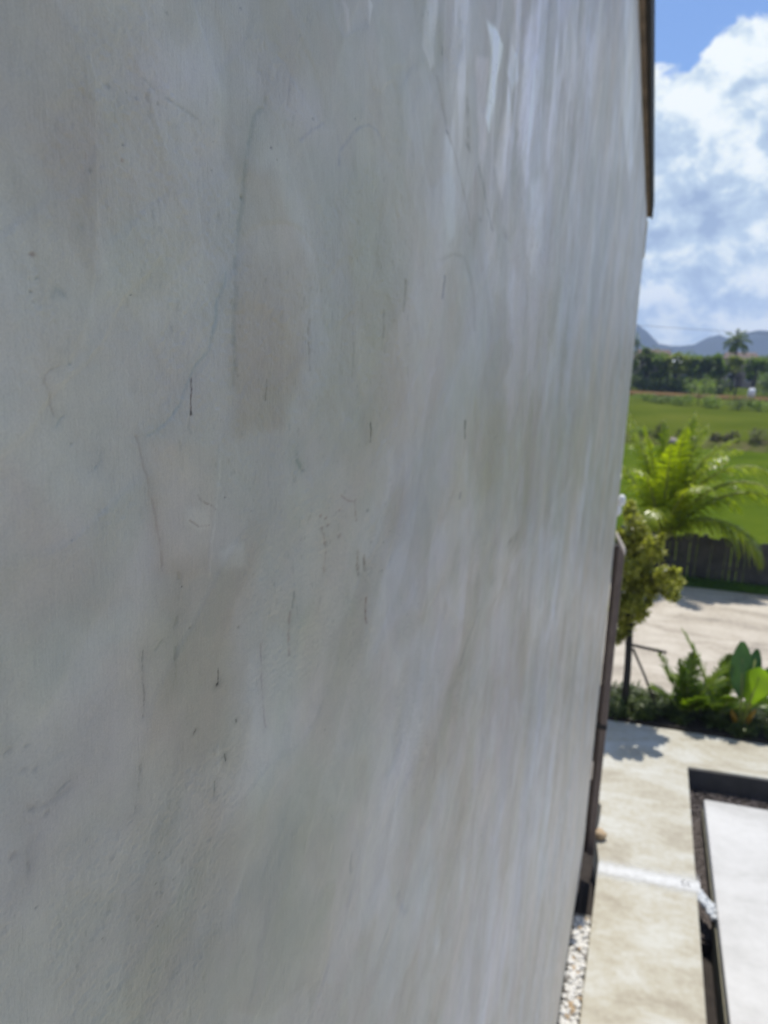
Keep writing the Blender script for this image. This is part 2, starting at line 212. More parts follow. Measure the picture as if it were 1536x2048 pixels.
# ------------------------------------------------------------------ plastered house wall
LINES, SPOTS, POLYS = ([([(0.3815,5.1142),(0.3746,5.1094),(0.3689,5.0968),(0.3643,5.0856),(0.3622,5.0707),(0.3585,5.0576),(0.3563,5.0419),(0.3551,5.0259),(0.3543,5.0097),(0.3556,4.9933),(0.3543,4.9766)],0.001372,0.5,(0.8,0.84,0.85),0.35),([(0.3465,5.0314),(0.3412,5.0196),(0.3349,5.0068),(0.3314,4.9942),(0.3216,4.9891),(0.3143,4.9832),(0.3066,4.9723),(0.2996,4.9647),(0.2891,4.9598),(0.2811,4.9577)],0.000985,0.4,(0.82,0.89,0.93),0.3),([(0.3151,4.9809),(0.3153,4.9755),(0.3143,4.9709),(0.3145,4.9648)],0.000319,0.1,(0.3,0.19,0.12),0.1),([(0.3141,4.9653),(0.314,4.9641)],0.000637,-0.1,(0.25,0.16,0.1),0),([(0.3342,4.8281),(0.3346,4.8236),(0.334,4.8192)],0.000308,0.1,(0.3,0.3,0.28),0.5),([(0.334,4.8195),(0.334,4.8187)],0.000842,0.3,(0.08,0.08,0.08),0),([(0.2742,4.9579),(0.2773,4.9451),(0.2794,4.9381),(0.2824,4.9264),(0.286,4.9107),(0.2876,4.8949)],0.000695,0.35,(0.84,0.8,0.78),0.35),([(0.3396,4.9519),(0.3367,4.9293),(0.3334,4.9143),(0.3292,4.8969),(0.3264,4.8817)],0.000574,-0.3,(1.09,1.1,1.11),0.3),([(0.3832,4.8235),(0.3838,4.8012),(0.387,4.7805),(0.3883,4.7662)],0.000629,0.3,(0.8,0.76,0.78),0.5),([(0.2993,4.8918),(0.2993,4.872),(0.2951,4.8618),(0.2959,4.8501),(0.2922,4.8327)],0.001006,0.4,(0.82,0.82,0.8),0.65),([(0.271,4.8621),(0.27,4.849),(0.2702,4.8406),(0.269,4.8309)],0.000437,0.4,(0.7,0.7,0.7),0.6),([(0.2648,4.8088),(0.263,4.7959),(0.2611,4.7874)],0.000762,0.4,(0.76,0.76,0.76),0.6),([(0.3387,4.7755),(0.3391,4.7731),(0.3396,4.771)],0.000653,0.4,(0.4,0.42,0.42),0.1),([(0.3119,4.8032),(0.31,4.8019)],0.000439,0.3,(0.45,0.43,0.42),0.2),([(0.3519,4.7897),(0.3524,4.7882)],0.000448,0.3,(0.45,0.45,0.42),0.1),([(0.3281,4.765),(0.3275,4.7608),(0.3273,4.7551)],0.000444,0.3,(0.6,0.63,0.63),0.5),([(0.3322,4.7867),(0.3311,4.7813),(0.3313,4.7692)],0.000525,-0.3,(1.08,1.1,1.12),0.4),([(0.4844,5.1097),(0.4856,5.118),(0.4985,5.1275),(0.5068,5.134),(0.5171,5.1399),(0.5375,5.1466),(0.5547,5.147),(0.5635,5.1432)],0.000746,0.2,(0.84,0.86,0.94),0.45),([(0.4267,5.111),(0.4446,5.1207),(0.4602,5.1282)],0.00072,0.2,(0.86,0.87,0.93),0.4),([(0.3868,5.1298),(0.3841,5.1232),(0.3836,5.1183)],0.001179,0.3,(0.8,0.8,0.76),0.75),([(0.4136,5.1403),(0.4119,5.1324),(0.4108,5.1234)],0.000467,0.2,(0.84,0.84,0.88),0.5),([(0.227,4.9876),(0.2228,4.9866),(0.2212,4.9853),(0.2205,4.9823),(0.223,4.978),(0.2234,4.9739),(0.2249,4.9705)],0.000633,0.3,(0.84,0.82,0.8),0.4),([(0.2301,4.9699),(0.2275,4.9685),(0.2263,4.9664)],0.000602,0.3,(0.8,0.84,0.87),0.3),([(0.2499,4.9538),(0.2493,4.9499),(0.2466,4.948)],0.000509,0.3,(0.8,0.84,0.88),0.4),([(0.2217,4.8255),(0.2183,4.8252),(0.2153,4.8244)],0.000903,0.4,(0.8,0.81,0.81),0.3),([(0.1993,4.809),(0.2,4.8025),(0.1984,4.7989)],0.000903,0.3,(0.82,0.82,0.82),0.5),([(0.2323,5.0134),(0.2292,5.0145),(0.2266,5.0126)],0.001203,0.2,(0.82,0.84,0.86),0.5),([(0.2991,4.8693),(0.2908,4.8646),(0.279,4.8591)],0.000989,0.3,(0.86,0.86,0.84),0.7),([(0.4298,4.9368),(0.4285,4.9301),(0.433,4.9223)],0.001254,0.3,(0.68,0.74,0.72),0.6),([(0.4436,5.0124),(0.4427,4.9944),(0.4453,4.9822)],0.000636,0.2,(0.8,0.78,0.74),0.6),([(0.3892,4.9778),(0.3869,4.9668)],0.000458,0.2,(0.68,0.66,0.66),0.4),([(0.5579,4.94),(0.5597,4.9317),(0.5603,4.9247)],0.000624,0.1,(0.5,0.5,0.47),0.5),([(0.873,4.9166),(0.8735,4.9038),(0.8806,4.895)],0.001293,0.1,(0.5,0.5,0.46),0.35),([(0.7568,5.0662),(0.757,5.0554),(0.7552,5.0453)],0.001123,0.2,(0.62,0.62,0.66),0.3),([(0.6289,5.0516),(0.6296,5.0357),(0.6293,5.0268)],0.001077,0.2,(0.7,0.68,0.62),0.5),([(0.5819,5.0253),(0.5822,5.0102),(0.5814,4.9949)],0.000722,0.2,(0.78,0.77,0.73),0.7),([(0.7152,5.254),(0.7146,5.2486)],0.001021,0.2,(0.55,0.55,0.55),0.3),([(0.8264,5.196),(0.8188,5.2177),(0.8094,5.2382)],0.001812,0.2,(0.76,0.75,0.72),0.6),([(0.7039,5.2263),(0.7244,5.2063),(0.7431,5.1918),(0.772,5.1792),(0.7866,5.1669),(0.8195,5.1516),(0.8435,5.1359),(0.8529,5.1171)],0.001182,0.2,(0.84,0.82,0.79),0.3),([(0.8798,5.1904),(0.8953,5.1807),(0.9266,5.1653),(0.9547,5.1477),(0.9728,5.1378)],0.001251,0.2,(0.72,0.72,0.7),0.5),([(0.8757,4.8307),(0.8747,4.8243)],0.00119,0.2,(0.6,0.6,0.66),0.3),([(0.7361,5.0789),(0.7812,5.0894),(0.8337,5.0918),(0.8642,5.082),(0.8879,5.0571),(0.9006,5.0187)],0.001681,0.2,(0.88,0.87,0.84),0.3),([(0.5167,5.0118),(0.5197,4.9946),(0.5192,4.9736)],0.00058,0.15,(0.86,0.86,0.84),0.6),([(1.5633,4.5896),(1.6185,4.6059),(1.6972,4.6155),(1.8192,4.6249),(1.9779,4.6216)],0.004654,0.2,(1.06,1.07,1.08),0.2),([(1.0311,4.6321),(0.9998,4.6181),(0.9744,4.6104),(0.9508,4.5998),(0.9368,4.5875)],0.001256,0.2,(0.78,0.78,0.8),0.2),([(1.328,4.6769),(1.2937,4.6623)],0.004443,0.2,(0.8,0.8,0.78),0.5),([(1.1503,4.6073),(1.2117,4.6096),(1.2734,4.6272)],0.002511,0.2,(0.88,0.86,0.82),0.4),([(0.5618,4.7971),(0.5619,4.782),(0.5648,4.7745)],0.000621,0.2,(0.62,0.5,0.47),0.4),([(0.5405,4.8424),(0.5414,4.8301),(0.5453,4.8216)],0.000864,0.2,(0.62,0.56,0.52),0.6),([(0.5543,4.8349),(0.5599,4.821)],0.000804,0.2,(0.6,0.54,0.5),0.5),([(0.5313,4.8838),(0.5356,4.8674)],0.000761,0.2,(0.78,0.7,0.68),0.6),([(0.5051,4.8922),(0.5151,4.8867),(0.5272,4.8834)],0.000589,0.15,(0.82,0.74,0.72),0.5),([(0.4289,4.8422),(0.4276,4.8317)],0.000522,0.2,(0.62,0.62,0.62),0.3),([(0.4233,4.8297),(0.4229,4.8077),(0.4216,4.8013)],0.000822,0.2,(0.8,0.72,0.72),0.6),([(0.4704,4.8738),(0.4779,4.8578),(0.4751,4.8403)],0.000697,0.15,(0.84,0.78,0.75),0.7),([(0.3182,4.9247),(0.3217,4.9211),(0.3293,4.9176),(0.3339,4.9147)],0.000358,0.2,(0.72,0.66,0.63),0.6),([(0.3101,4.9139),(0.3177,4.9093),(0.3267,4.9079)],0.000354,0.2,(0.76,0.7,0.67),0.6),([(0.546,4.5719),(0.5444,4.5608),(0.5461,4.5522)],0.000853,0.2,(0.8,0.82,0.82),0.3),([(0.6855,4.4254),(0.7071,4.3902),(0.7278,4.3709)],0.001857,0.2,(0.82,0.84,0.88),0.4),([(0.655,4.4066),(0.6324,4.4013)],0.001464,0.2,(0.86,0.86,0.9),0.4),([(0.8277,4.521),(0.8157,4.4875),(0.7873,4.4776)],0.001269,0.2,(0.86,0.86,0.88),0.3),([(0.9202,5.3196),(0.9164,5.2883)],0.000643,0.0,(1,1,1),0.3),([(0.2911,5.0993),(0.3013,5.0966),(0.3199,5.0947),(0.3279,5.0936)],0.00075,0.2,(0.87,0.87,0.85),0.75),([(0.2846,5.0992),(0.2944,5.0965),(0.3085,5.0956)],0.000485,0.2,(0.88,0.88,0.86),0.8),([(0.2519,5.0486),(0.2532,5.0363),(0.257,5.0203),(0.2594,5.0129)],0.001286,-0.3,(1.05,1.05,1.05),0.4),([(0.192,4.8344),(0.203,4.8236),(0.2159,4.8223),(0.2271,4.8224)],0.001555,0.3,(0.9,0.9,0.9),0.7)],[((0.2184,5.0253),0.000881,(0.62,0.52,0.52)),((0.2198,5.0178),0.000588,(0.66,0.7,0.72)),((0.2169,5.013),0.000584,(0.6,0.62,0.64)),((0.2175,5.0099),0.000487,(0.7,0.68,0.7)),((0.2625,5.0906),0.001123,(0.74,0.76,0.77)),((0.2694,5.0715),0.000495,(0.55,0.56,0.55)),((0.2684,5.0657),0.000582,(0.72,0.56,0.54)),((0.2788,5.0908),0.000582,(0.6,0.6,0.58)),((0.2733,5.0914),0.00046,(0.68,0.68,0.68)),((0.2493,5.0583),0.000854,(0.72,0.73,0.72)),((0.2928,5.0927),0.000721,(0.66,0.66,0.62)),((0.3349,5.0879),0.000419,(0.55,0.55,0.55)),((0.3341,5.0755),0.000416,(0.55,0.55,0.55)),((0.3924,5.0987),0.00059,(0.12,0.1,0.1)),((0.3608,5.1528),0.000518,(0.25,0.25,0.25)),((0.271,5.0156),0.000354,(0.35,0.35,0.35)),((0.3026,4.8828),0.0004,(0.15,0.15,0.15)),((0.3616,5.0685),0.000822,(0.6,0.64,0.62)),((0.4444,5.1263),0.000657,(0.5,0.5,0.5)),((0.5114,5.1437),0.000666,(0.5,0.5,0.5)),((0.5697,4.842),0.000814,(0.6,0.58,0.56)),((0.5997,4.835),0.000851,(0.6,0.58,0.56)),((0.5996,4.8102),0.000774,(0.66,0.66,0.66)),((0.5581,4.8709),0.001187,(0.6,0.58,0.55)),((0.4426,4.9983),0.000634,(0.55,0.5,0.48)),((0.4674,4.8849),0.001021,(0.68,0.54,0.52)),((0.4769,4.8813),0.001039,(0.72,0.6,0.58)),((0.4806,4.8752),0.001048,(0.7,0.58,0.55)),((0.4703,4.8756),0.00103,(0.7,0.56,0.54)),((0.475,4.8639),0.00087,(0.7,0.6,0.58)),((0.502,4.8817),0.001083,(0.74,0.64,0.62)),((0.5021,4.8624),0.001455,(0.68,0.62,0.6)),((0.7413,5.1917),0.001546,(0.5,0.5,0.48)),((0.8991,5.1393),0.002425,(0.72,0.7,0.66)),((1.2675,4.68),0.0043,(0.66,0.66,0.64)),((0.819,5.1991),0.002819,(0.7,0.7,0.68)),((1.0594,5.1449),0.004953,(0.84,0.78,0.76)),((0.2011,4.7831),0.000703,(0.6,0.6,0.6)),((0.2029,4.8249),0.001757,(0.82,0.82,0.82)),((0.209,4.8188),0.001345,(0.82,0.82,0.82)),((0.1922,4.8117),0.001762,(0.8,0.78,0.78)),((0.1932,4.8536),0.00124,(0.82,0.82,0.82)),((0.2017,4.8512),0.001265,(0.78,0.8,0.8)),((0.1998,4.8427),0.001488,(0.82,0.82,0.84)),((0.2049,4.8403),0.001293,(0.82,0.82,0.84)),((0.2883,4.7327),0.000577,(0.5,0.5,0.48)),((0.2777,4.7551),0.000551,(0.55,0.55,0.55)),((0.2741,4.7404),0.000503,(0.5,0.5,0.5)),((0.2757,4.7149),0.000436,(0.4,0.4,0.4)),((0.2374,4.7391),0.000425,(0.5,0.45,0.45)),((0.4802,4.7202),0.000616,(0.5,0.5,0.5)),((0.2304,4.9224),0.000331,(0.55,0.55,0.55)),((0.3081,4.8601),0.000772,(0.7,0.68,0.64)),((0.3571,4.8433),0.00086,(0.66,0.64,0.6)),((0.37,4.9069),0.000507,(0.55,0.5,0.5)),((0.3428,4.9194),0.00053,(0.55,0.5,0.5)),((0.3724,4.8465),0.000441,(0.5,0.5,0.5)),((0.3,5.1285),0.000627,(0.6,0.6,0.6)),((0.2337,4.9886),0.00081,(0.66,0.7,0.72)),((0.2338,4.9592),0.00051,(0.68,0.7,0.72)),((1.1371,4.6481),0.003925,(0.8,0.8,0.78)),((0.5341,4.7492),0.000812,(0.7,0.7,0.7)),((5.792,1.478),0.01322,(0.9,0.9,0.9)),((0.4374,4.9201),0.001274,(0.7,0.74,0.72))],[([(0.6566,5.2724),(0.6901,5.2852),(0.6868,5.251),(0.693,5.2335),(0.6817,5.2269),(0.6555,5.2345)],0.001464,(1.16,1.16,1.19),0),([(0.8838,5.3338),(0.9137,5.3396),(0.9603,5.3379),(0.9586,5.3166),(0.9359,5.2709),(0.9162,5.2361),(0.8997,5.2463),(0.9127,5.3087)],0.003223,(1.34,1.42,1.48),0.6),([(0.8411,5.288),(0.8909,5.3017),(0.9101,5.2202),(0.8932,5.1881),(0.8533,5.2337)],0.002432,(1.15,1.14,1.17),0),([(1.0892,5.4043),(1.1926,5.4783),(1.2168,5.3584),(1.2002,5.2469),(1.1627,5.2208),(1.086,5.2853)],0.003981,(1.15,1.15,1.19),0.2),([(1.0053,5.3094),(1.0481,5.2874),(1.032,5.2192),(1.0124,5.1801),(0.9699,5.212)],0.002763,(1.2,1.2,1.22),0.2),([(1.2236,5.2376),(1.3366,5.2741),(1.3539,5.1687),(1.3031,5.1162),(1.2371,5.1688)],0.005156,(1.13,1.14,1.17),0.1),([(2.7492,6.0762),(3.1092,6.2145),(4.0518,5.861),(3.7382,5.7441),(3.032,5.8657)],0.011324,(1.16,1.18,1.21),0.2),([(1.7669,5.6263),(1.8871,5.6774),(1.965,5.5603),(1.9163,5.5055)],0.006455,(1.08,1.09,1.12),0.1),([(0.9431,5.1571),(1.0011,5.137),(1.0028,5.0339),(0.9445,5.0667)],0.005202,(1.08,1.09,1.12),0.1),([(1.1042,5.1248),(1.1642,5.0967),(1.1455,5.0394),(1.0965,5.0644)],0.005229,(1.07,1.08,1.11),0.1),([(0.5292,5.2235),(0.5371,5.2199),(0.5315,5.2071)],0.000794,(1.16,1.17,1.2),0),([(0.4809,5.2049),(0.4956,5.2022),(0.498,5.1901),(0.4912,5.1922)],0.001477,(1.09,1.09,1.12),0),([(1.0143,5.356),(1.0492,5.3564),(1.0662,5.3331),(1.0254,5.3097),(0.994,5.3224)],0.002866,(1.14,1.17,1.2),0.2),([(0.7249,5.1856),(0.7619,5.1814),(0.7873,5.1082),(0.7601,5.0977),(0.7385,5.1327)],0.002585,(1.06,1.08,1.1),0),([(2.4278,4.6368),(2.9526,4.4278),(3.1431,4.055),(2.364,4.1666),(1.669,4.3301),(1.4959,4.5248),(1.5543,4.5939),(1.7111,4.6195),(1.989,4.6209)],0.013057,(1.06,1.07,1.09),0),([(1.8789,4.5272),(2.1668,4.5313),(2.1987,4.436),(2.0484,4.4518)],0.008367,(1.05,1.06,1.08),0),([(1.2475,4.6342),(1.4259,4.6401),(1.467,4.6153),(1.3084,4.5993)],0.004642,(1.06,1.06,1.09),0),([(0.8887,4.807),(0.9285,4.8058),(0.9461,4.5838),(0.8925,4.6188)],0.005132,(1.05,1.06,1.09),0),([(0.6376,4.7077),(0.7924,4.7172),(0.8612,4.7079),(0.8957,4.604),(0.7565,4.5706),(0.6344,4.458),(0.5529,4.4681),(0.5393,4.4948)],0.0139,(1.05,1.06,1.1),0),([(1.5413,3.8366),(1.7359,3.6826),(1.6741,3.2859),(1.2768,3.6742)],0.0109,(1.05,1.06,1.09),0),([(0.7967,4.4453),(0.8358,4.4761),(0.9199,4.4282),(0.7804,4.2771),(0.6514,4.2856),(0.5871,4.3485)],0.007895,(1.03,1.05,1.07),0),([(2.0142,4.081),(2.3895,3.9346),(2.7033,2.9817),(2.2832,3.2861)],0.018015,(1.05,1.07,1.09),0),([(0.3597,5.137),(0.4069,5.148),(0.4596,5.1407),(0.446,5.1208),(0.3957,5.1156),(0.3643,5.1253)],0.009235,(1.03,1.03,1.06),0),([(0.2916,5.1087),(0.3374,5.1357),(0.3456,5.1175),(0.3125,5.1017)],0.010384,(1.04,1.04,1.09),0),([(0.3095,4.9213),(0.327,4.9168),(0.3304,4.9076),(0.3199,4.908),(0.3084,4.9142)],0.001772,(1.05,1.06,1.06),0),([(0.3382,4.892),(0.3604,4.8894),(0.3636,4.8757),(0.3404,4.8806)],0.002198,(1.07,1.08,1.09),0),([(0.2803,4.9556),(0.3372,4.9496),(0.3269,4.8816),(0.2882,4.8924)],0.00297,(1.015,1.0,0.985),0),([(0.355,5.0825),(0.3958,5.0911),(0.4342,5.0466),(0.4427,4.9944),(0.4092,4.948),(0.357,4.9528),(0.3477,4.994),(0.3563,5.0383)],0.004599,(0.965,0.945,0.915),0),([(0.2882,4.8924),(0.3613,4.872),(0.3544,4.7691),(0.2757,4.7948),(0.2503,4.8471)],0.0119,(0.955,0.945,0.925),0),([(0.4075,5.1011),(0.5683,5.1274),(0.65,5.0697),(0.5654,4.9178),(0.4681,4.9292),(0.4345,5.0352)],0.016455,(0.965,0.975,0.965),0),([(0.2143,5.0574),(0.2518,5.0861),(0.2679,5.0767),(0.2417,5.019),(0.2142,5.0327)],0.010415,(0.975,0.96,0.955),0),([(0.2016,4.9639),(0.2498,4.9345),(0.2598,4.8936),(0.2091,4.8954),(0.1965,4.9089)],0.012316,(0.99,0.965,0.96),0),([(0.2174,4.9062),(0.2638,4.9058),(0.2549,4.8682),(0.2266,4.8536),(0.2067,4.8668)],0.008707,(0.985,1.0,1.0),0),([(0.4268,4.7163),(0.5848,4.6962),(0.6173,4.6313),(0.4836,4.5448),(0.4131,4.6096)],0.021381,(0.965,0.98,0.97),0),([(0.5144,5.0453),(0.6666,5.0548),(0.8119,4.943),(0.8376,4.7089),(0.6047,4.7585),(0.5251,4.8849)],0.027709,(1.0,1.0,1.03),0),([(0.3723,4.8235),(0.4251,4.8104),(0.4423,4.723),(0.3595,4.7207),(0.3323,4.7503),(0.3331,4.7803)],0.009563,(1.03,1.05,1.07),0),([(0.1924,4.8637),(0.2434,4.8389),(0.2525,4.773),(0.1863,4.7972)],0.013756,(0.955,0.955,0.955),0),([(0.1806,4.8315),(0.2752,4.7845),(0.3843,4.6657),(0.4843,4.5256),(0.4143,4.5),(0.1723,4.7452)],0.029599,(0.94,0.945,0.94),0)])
DW = .206; L = 7.3
ZT = lambda y: 6.475-.0485*y      # underside of the eave falls gently along the wall
def wall_mat():
    def f(t, b):
        at = t.add('ShaderNodeAttribute', attribute_name='plaster'); base = at.outputs['Color']
        gl = t.add('ShaderNodeAttribute', attribute_name='gloss').outputs['Fac']
        c = t.coord()
        grain = t.noise(c, 900, 3, .7); mid = t.noise(c, 55, 6, .62, .6); big = t.noise(c, 9, 5, .6, .5)
        # faint brushed scratches in two directions
        sc1 = t.noise(t.coord('Object', (1, 60, 260)), 1, 4, .7); 
        tcn = t.add('ShaderNodeTexCoord'); mp = t.add('ShaderNodeMapping'); t.l.new(tcn.outputs['Object'], mp.inputs[0])
        mp.inputs['Rotation'].default_value = (R(35), 0, 0); mp.inputs['Scale'].default_value = (1, 500, 60)
        sc2 = t.noise(mp.outputs[0], 1, 4, .7)
        hue = t.noise(c, 16, 4, .55, .4, col=True)
        base = t.mix(.10, base, t.mix(1, base, hue, 'SOFT_LIGHT'))
        v = t.math('ADD', t.math('MULTIPLY', t.math('SUBTRACT', mid, .5), .22), t.math('MULTIPLY', t.math('SUBTRACT', grain, .5), .30))
        v = t.math('ADD', v, t.math('MULTIPLY', t.math('SUBTRACT', sc2, .5), .14))
        v = t.math('ADD', v, t.math('MULTIPLY', t.math('SUBTRACT', big, .5), .10))
        # sparse dark pinholes
        vo = t.add('ShaderNodeTexVoronoi'); t.put(vo.inputs['Vector'], c); vo.inputs['Scale'].default_value = 70
        pin = t.math('MULTIPLY', t.sstep(vo.outputs['Distance'], .07, .02), t.sstep(t.noise(c, 24, 3, .6), .56, .68))
        v = t.math('SUBTRACT', v, t.math('MULTIPLY', pin, .28))
        base = t.mix(1, base, t.math('ADD', v, 1.0), 'MULTIPLY')
        t.put(b.inputs['Base Color'], base)
        ro = t.math('SUBTRACT', t.math('MULTIPLY_ADD', t.noise(c, 20, 4, .6), .3, .30), t.math('MULTIPLY', gl, .25), clamp=True)
        t.put(b.inputs['Roughness'], ro)
        b.inputs['Specular IOR Level'].default_value = .62
        bn = t.add('ShaderNodeBump'); bn.inputs['Strength'].default_value = .9; bn.inputs['Distance'].default_value = .0011
        hh = t.math('ADD', t.math('MULTIPLY', grain, .30), t.math('ADD', t.math('MULTIPLY', mid, .8), t.math('MULTIPLY', t.math('MULTIPLY', sc2, t.sstep(big, .4, .62)), .9)))
        hh = t.math('SUBTRACT', hh, t.math('MULTIPLY', pin, .8))
        t.put(bn.inputs['Height'], hh); t.put(b.inputs['Normal'], bn.outputs[0])
    return material('polished_plaster', f)

def build_wall(parent):
    # columns crowd together near the spot where the plaster is seen close up
    th = np.linspace(R(58), R(1.617), 720); us = DW/np.tan(th); us = us[us < L]; us = np.concatenate([[-3, -1.5, -.6, -.2, -.05, .03, .08], us, [L]])
    nr = 980; rows = []
    for u in us:
        D = math.hypot(max(u, .05), DW)
        zt = ZT(u)+.012; lo = max(.06, H-1.02*D-.02); hi = min(zt-.04, H+.58*D+.02)
        if u < 0: lo, hi = H-.4, H+.4
        core = np.linspace(lo, hi, nr)
        rows.append(np.concatenate([np.linspace(0, lo, 8)[:-1], core, np.linspace(hi, zt, 8)[1:]]))
    Z = np.array(rows).T; U = np.broadcast_to(us, Z.shape).copy(); n_v, n_u = Z.shape
    u, z = U.ravel(), Z.ravel()
    # broad trowel patches: layered levels with soft lipped edges, brushed diagonally
    wx = u+.05*(fbm(u*7, z*7, 11)-.5); wz = z+.05*(fbm(u*7, z*7, 23)-.5)
    a = .5; s1 = fbm((wx*math.cos(a)+wz*math.sin(a))*5.0, (-wx*math.sin(a)+wz*math.cos(a))*2.6, 31, 4)
    a = -.9; s2 = fbm((wx*math.cos(a)+wz*math.sin(a))*9.0, (-wx*math.sin(a)+wz*math.cos(a))*3.4, 41, 4)
    s3 = fbm(wx*1.3, wz*1.1, 51, 4)
    h = .0020*(s3-.5)+.0014*(fbm(u*22, z*22, 61, 5)-.5)+.0008*(fbm((u*.8+z*.6)*60, (-u*.6+z*.8)*14, 63, 4)-.5)
    col = np.ones((u.size, 3))
    def mul(mask, c):
        nonlocal col
        c = np.array(c)**1.5
        col = col*(1+(c-1)[None, :]*mask[:, None])
    for s, thr, wd, amp, c in ((s1, .44, .022, .0006, (1.02, 1.02, 1.035)), (s1, .56, .04, .0005, (.98, .972, .955)), (s2, .50, .014, .0005, (1.012, 1.016, 1.022)), (s2, .60, .03, .0005, (1.03, 1.035, 1.05)), (s2, .38, .025, -.0004, (.978, .98, .975))):
        k = sst(s, thr-wd, thr+wd) if amp > 0 else 1-sst(s, thr-wd, thr+wd)
        h += abs(amp)*k; mul(k, c)
    bx = u+.10*(fbm(u*4, z*4, 201, 3)-.5); bz = z+.10*(fbm(u*4, z*4, 203, 3)-.5)
    for q, (an, fu, fz, thr, c) in enumerate(((.35, 7, 4, .52, (1.035, 1.035, 1.03)), (-.5, 9, 3.5, .55, (.955, .948, .935)), (1.0, 6, 4.5, .54, (1.02, 1.03, 1.05)), (-1.1, 8, 5, .57, (.965, .97, .955)))):
        ss = fbm((bx*math.cos(an)+bz*math.sin(an))*fu, (-bx*math.sin(an)+bz*math.cos(an))*fz, 210+q*5, 3)
        edge_ = .006+.05*fbm(u*5, z*5, 230+q, 2)**2; k = sst((ss-thr)/edge_, -1, 1); mul(k, c); h += .0004*k
    # shards of polished lime, tall and narrow, high up, sky sheen painted pale
    reg = sst(u, .58, .80)*(1-.75*sst(u, 1.2, 2.2))*sst(z-H, .02+.10*u, .14+.16*u)
    sh = fbm(u*11+.5*z, z*3.2, 141, 3); k = sst(sh, .54, .60)*reg; mul(k, (1.13, 1.135, 1.18)); glk = k
    sh = fbm(u*21+2*z, z*6, 151, 3); k = sst(sh, .60, .65)*reg; mul(k, (1.12, 1.13, 1.17)); h += .0003*k
    sh = fbm(u*26-3*z, z*5, 161, 3); mul(sst(sh, .56, .66)*reg, (.93, .925, .915))
    reg = sst(u, .7, 1.1)*(1-.6*sst(u, 1.4, 3)); sh = fbm(u*8, z*1.3, 171, 4); mul(sst(sh, .48, .62)*reg, (1.03, 1.033, 1.055))
    sh = fbm(u*10, z*1.2, 181, 4); mul(sst(sh, .5, .64)*reg, (.972, .97, .965))
    # colour drift between warm grey, green grey and lavender
    d1 = fbm(u*3.2, z*3.2, 81, 3)-.5; d2 = fbm(u*5+7, z*5, 91, 3)-.5
    col *= np.stack([1+.12*d1, 1+.0*d1, 1-.15*d1+.10*d2], 1)*(1+.16*(fbm(u*6+3, z*6, 95, 4)-.5))[:, None]
    # streaks where rain has run down the plaster: thin, tall
    st = fbm(u*26, z*1.7, 101, 4); mul(sst(st, .58, .72)*sst(fbm(u*3, z*3, 105, 3), .42, .6)*sst(u, .5, .9), (1.03, 1.032, 1.04))
    st = fbm(u*30, z*2.1, 111, 4); mul(sst(st, .60, .74)*sst(fbm(u*3+5, z*3, 115, 3), .46, .64)*sst(u, .5, .9), (.965, .96, .955))
    mul(sst(u, .42, 1.3), (1.005, 1.0, 1.045))  # bluer further along the wall, grazing sky sheen put into the colour
    # rough sandy zones where the skim coat is thin
    dz_ = sst(fbm(u*7, z*7, 121, 4), .50, .68); h += .00035*dz_*(fbm(u*420, z*420, 131, 2)-.5)*2; mul(dz_, (.975, .972, .96))
    sp_ = fbm(u*230, z*160, 133, 2); mul(dz_*sst(sp_, .78, .88)*.7, (.88, .88, .87))
    gloss = glk*.25
    warp = lambda sc, am, sd_: (u+am*(fbm(u*sc, z*sc, sd_, 3)-.5), z+am*(fbm(u*sc, z*sc, sd_+7, 3)-.5))
    for i, (pts, so, c, g) in enumerate(POLYS):  # last polygons darken the lower-left wall, shade put into the plaster colour
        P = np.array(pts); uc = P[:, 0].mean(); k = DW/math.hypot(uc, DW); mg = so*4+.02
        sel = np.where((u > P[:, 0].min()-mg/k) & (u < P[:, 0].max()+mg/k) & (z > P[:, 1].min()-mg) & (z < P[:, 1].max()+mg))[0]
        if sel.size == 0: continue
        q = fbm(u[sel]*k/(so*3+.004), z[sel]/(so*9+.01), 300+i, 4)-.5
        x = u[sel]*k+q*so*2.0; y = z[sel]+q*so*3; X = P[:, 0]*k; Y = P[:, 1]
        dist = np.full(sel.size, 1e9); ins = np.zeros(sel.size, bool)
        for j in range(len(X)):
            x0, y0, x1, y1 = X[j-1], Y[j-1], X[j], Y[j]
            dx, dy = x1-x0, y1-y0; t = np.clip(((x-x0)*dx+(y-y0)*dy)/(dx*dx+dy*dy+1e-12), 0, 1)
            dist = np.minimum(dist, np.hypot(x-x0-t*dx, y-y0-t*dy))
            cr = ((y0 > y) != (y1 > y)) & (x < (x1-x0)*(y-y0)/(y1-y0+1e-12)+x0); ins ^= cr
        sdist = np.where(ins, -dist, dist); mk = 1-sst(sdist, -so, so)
        col[sel] *= 1+(np.array(c)**(1.9 if max(c) > 1.02 else 2.5)-1)[None, :]*mk[:, None]  # brightest upper patches carry sky reflection as paler colour
        gloss[sel] = np.maximum(gloss[sel], mk*g); h[sel] += .00015*mk
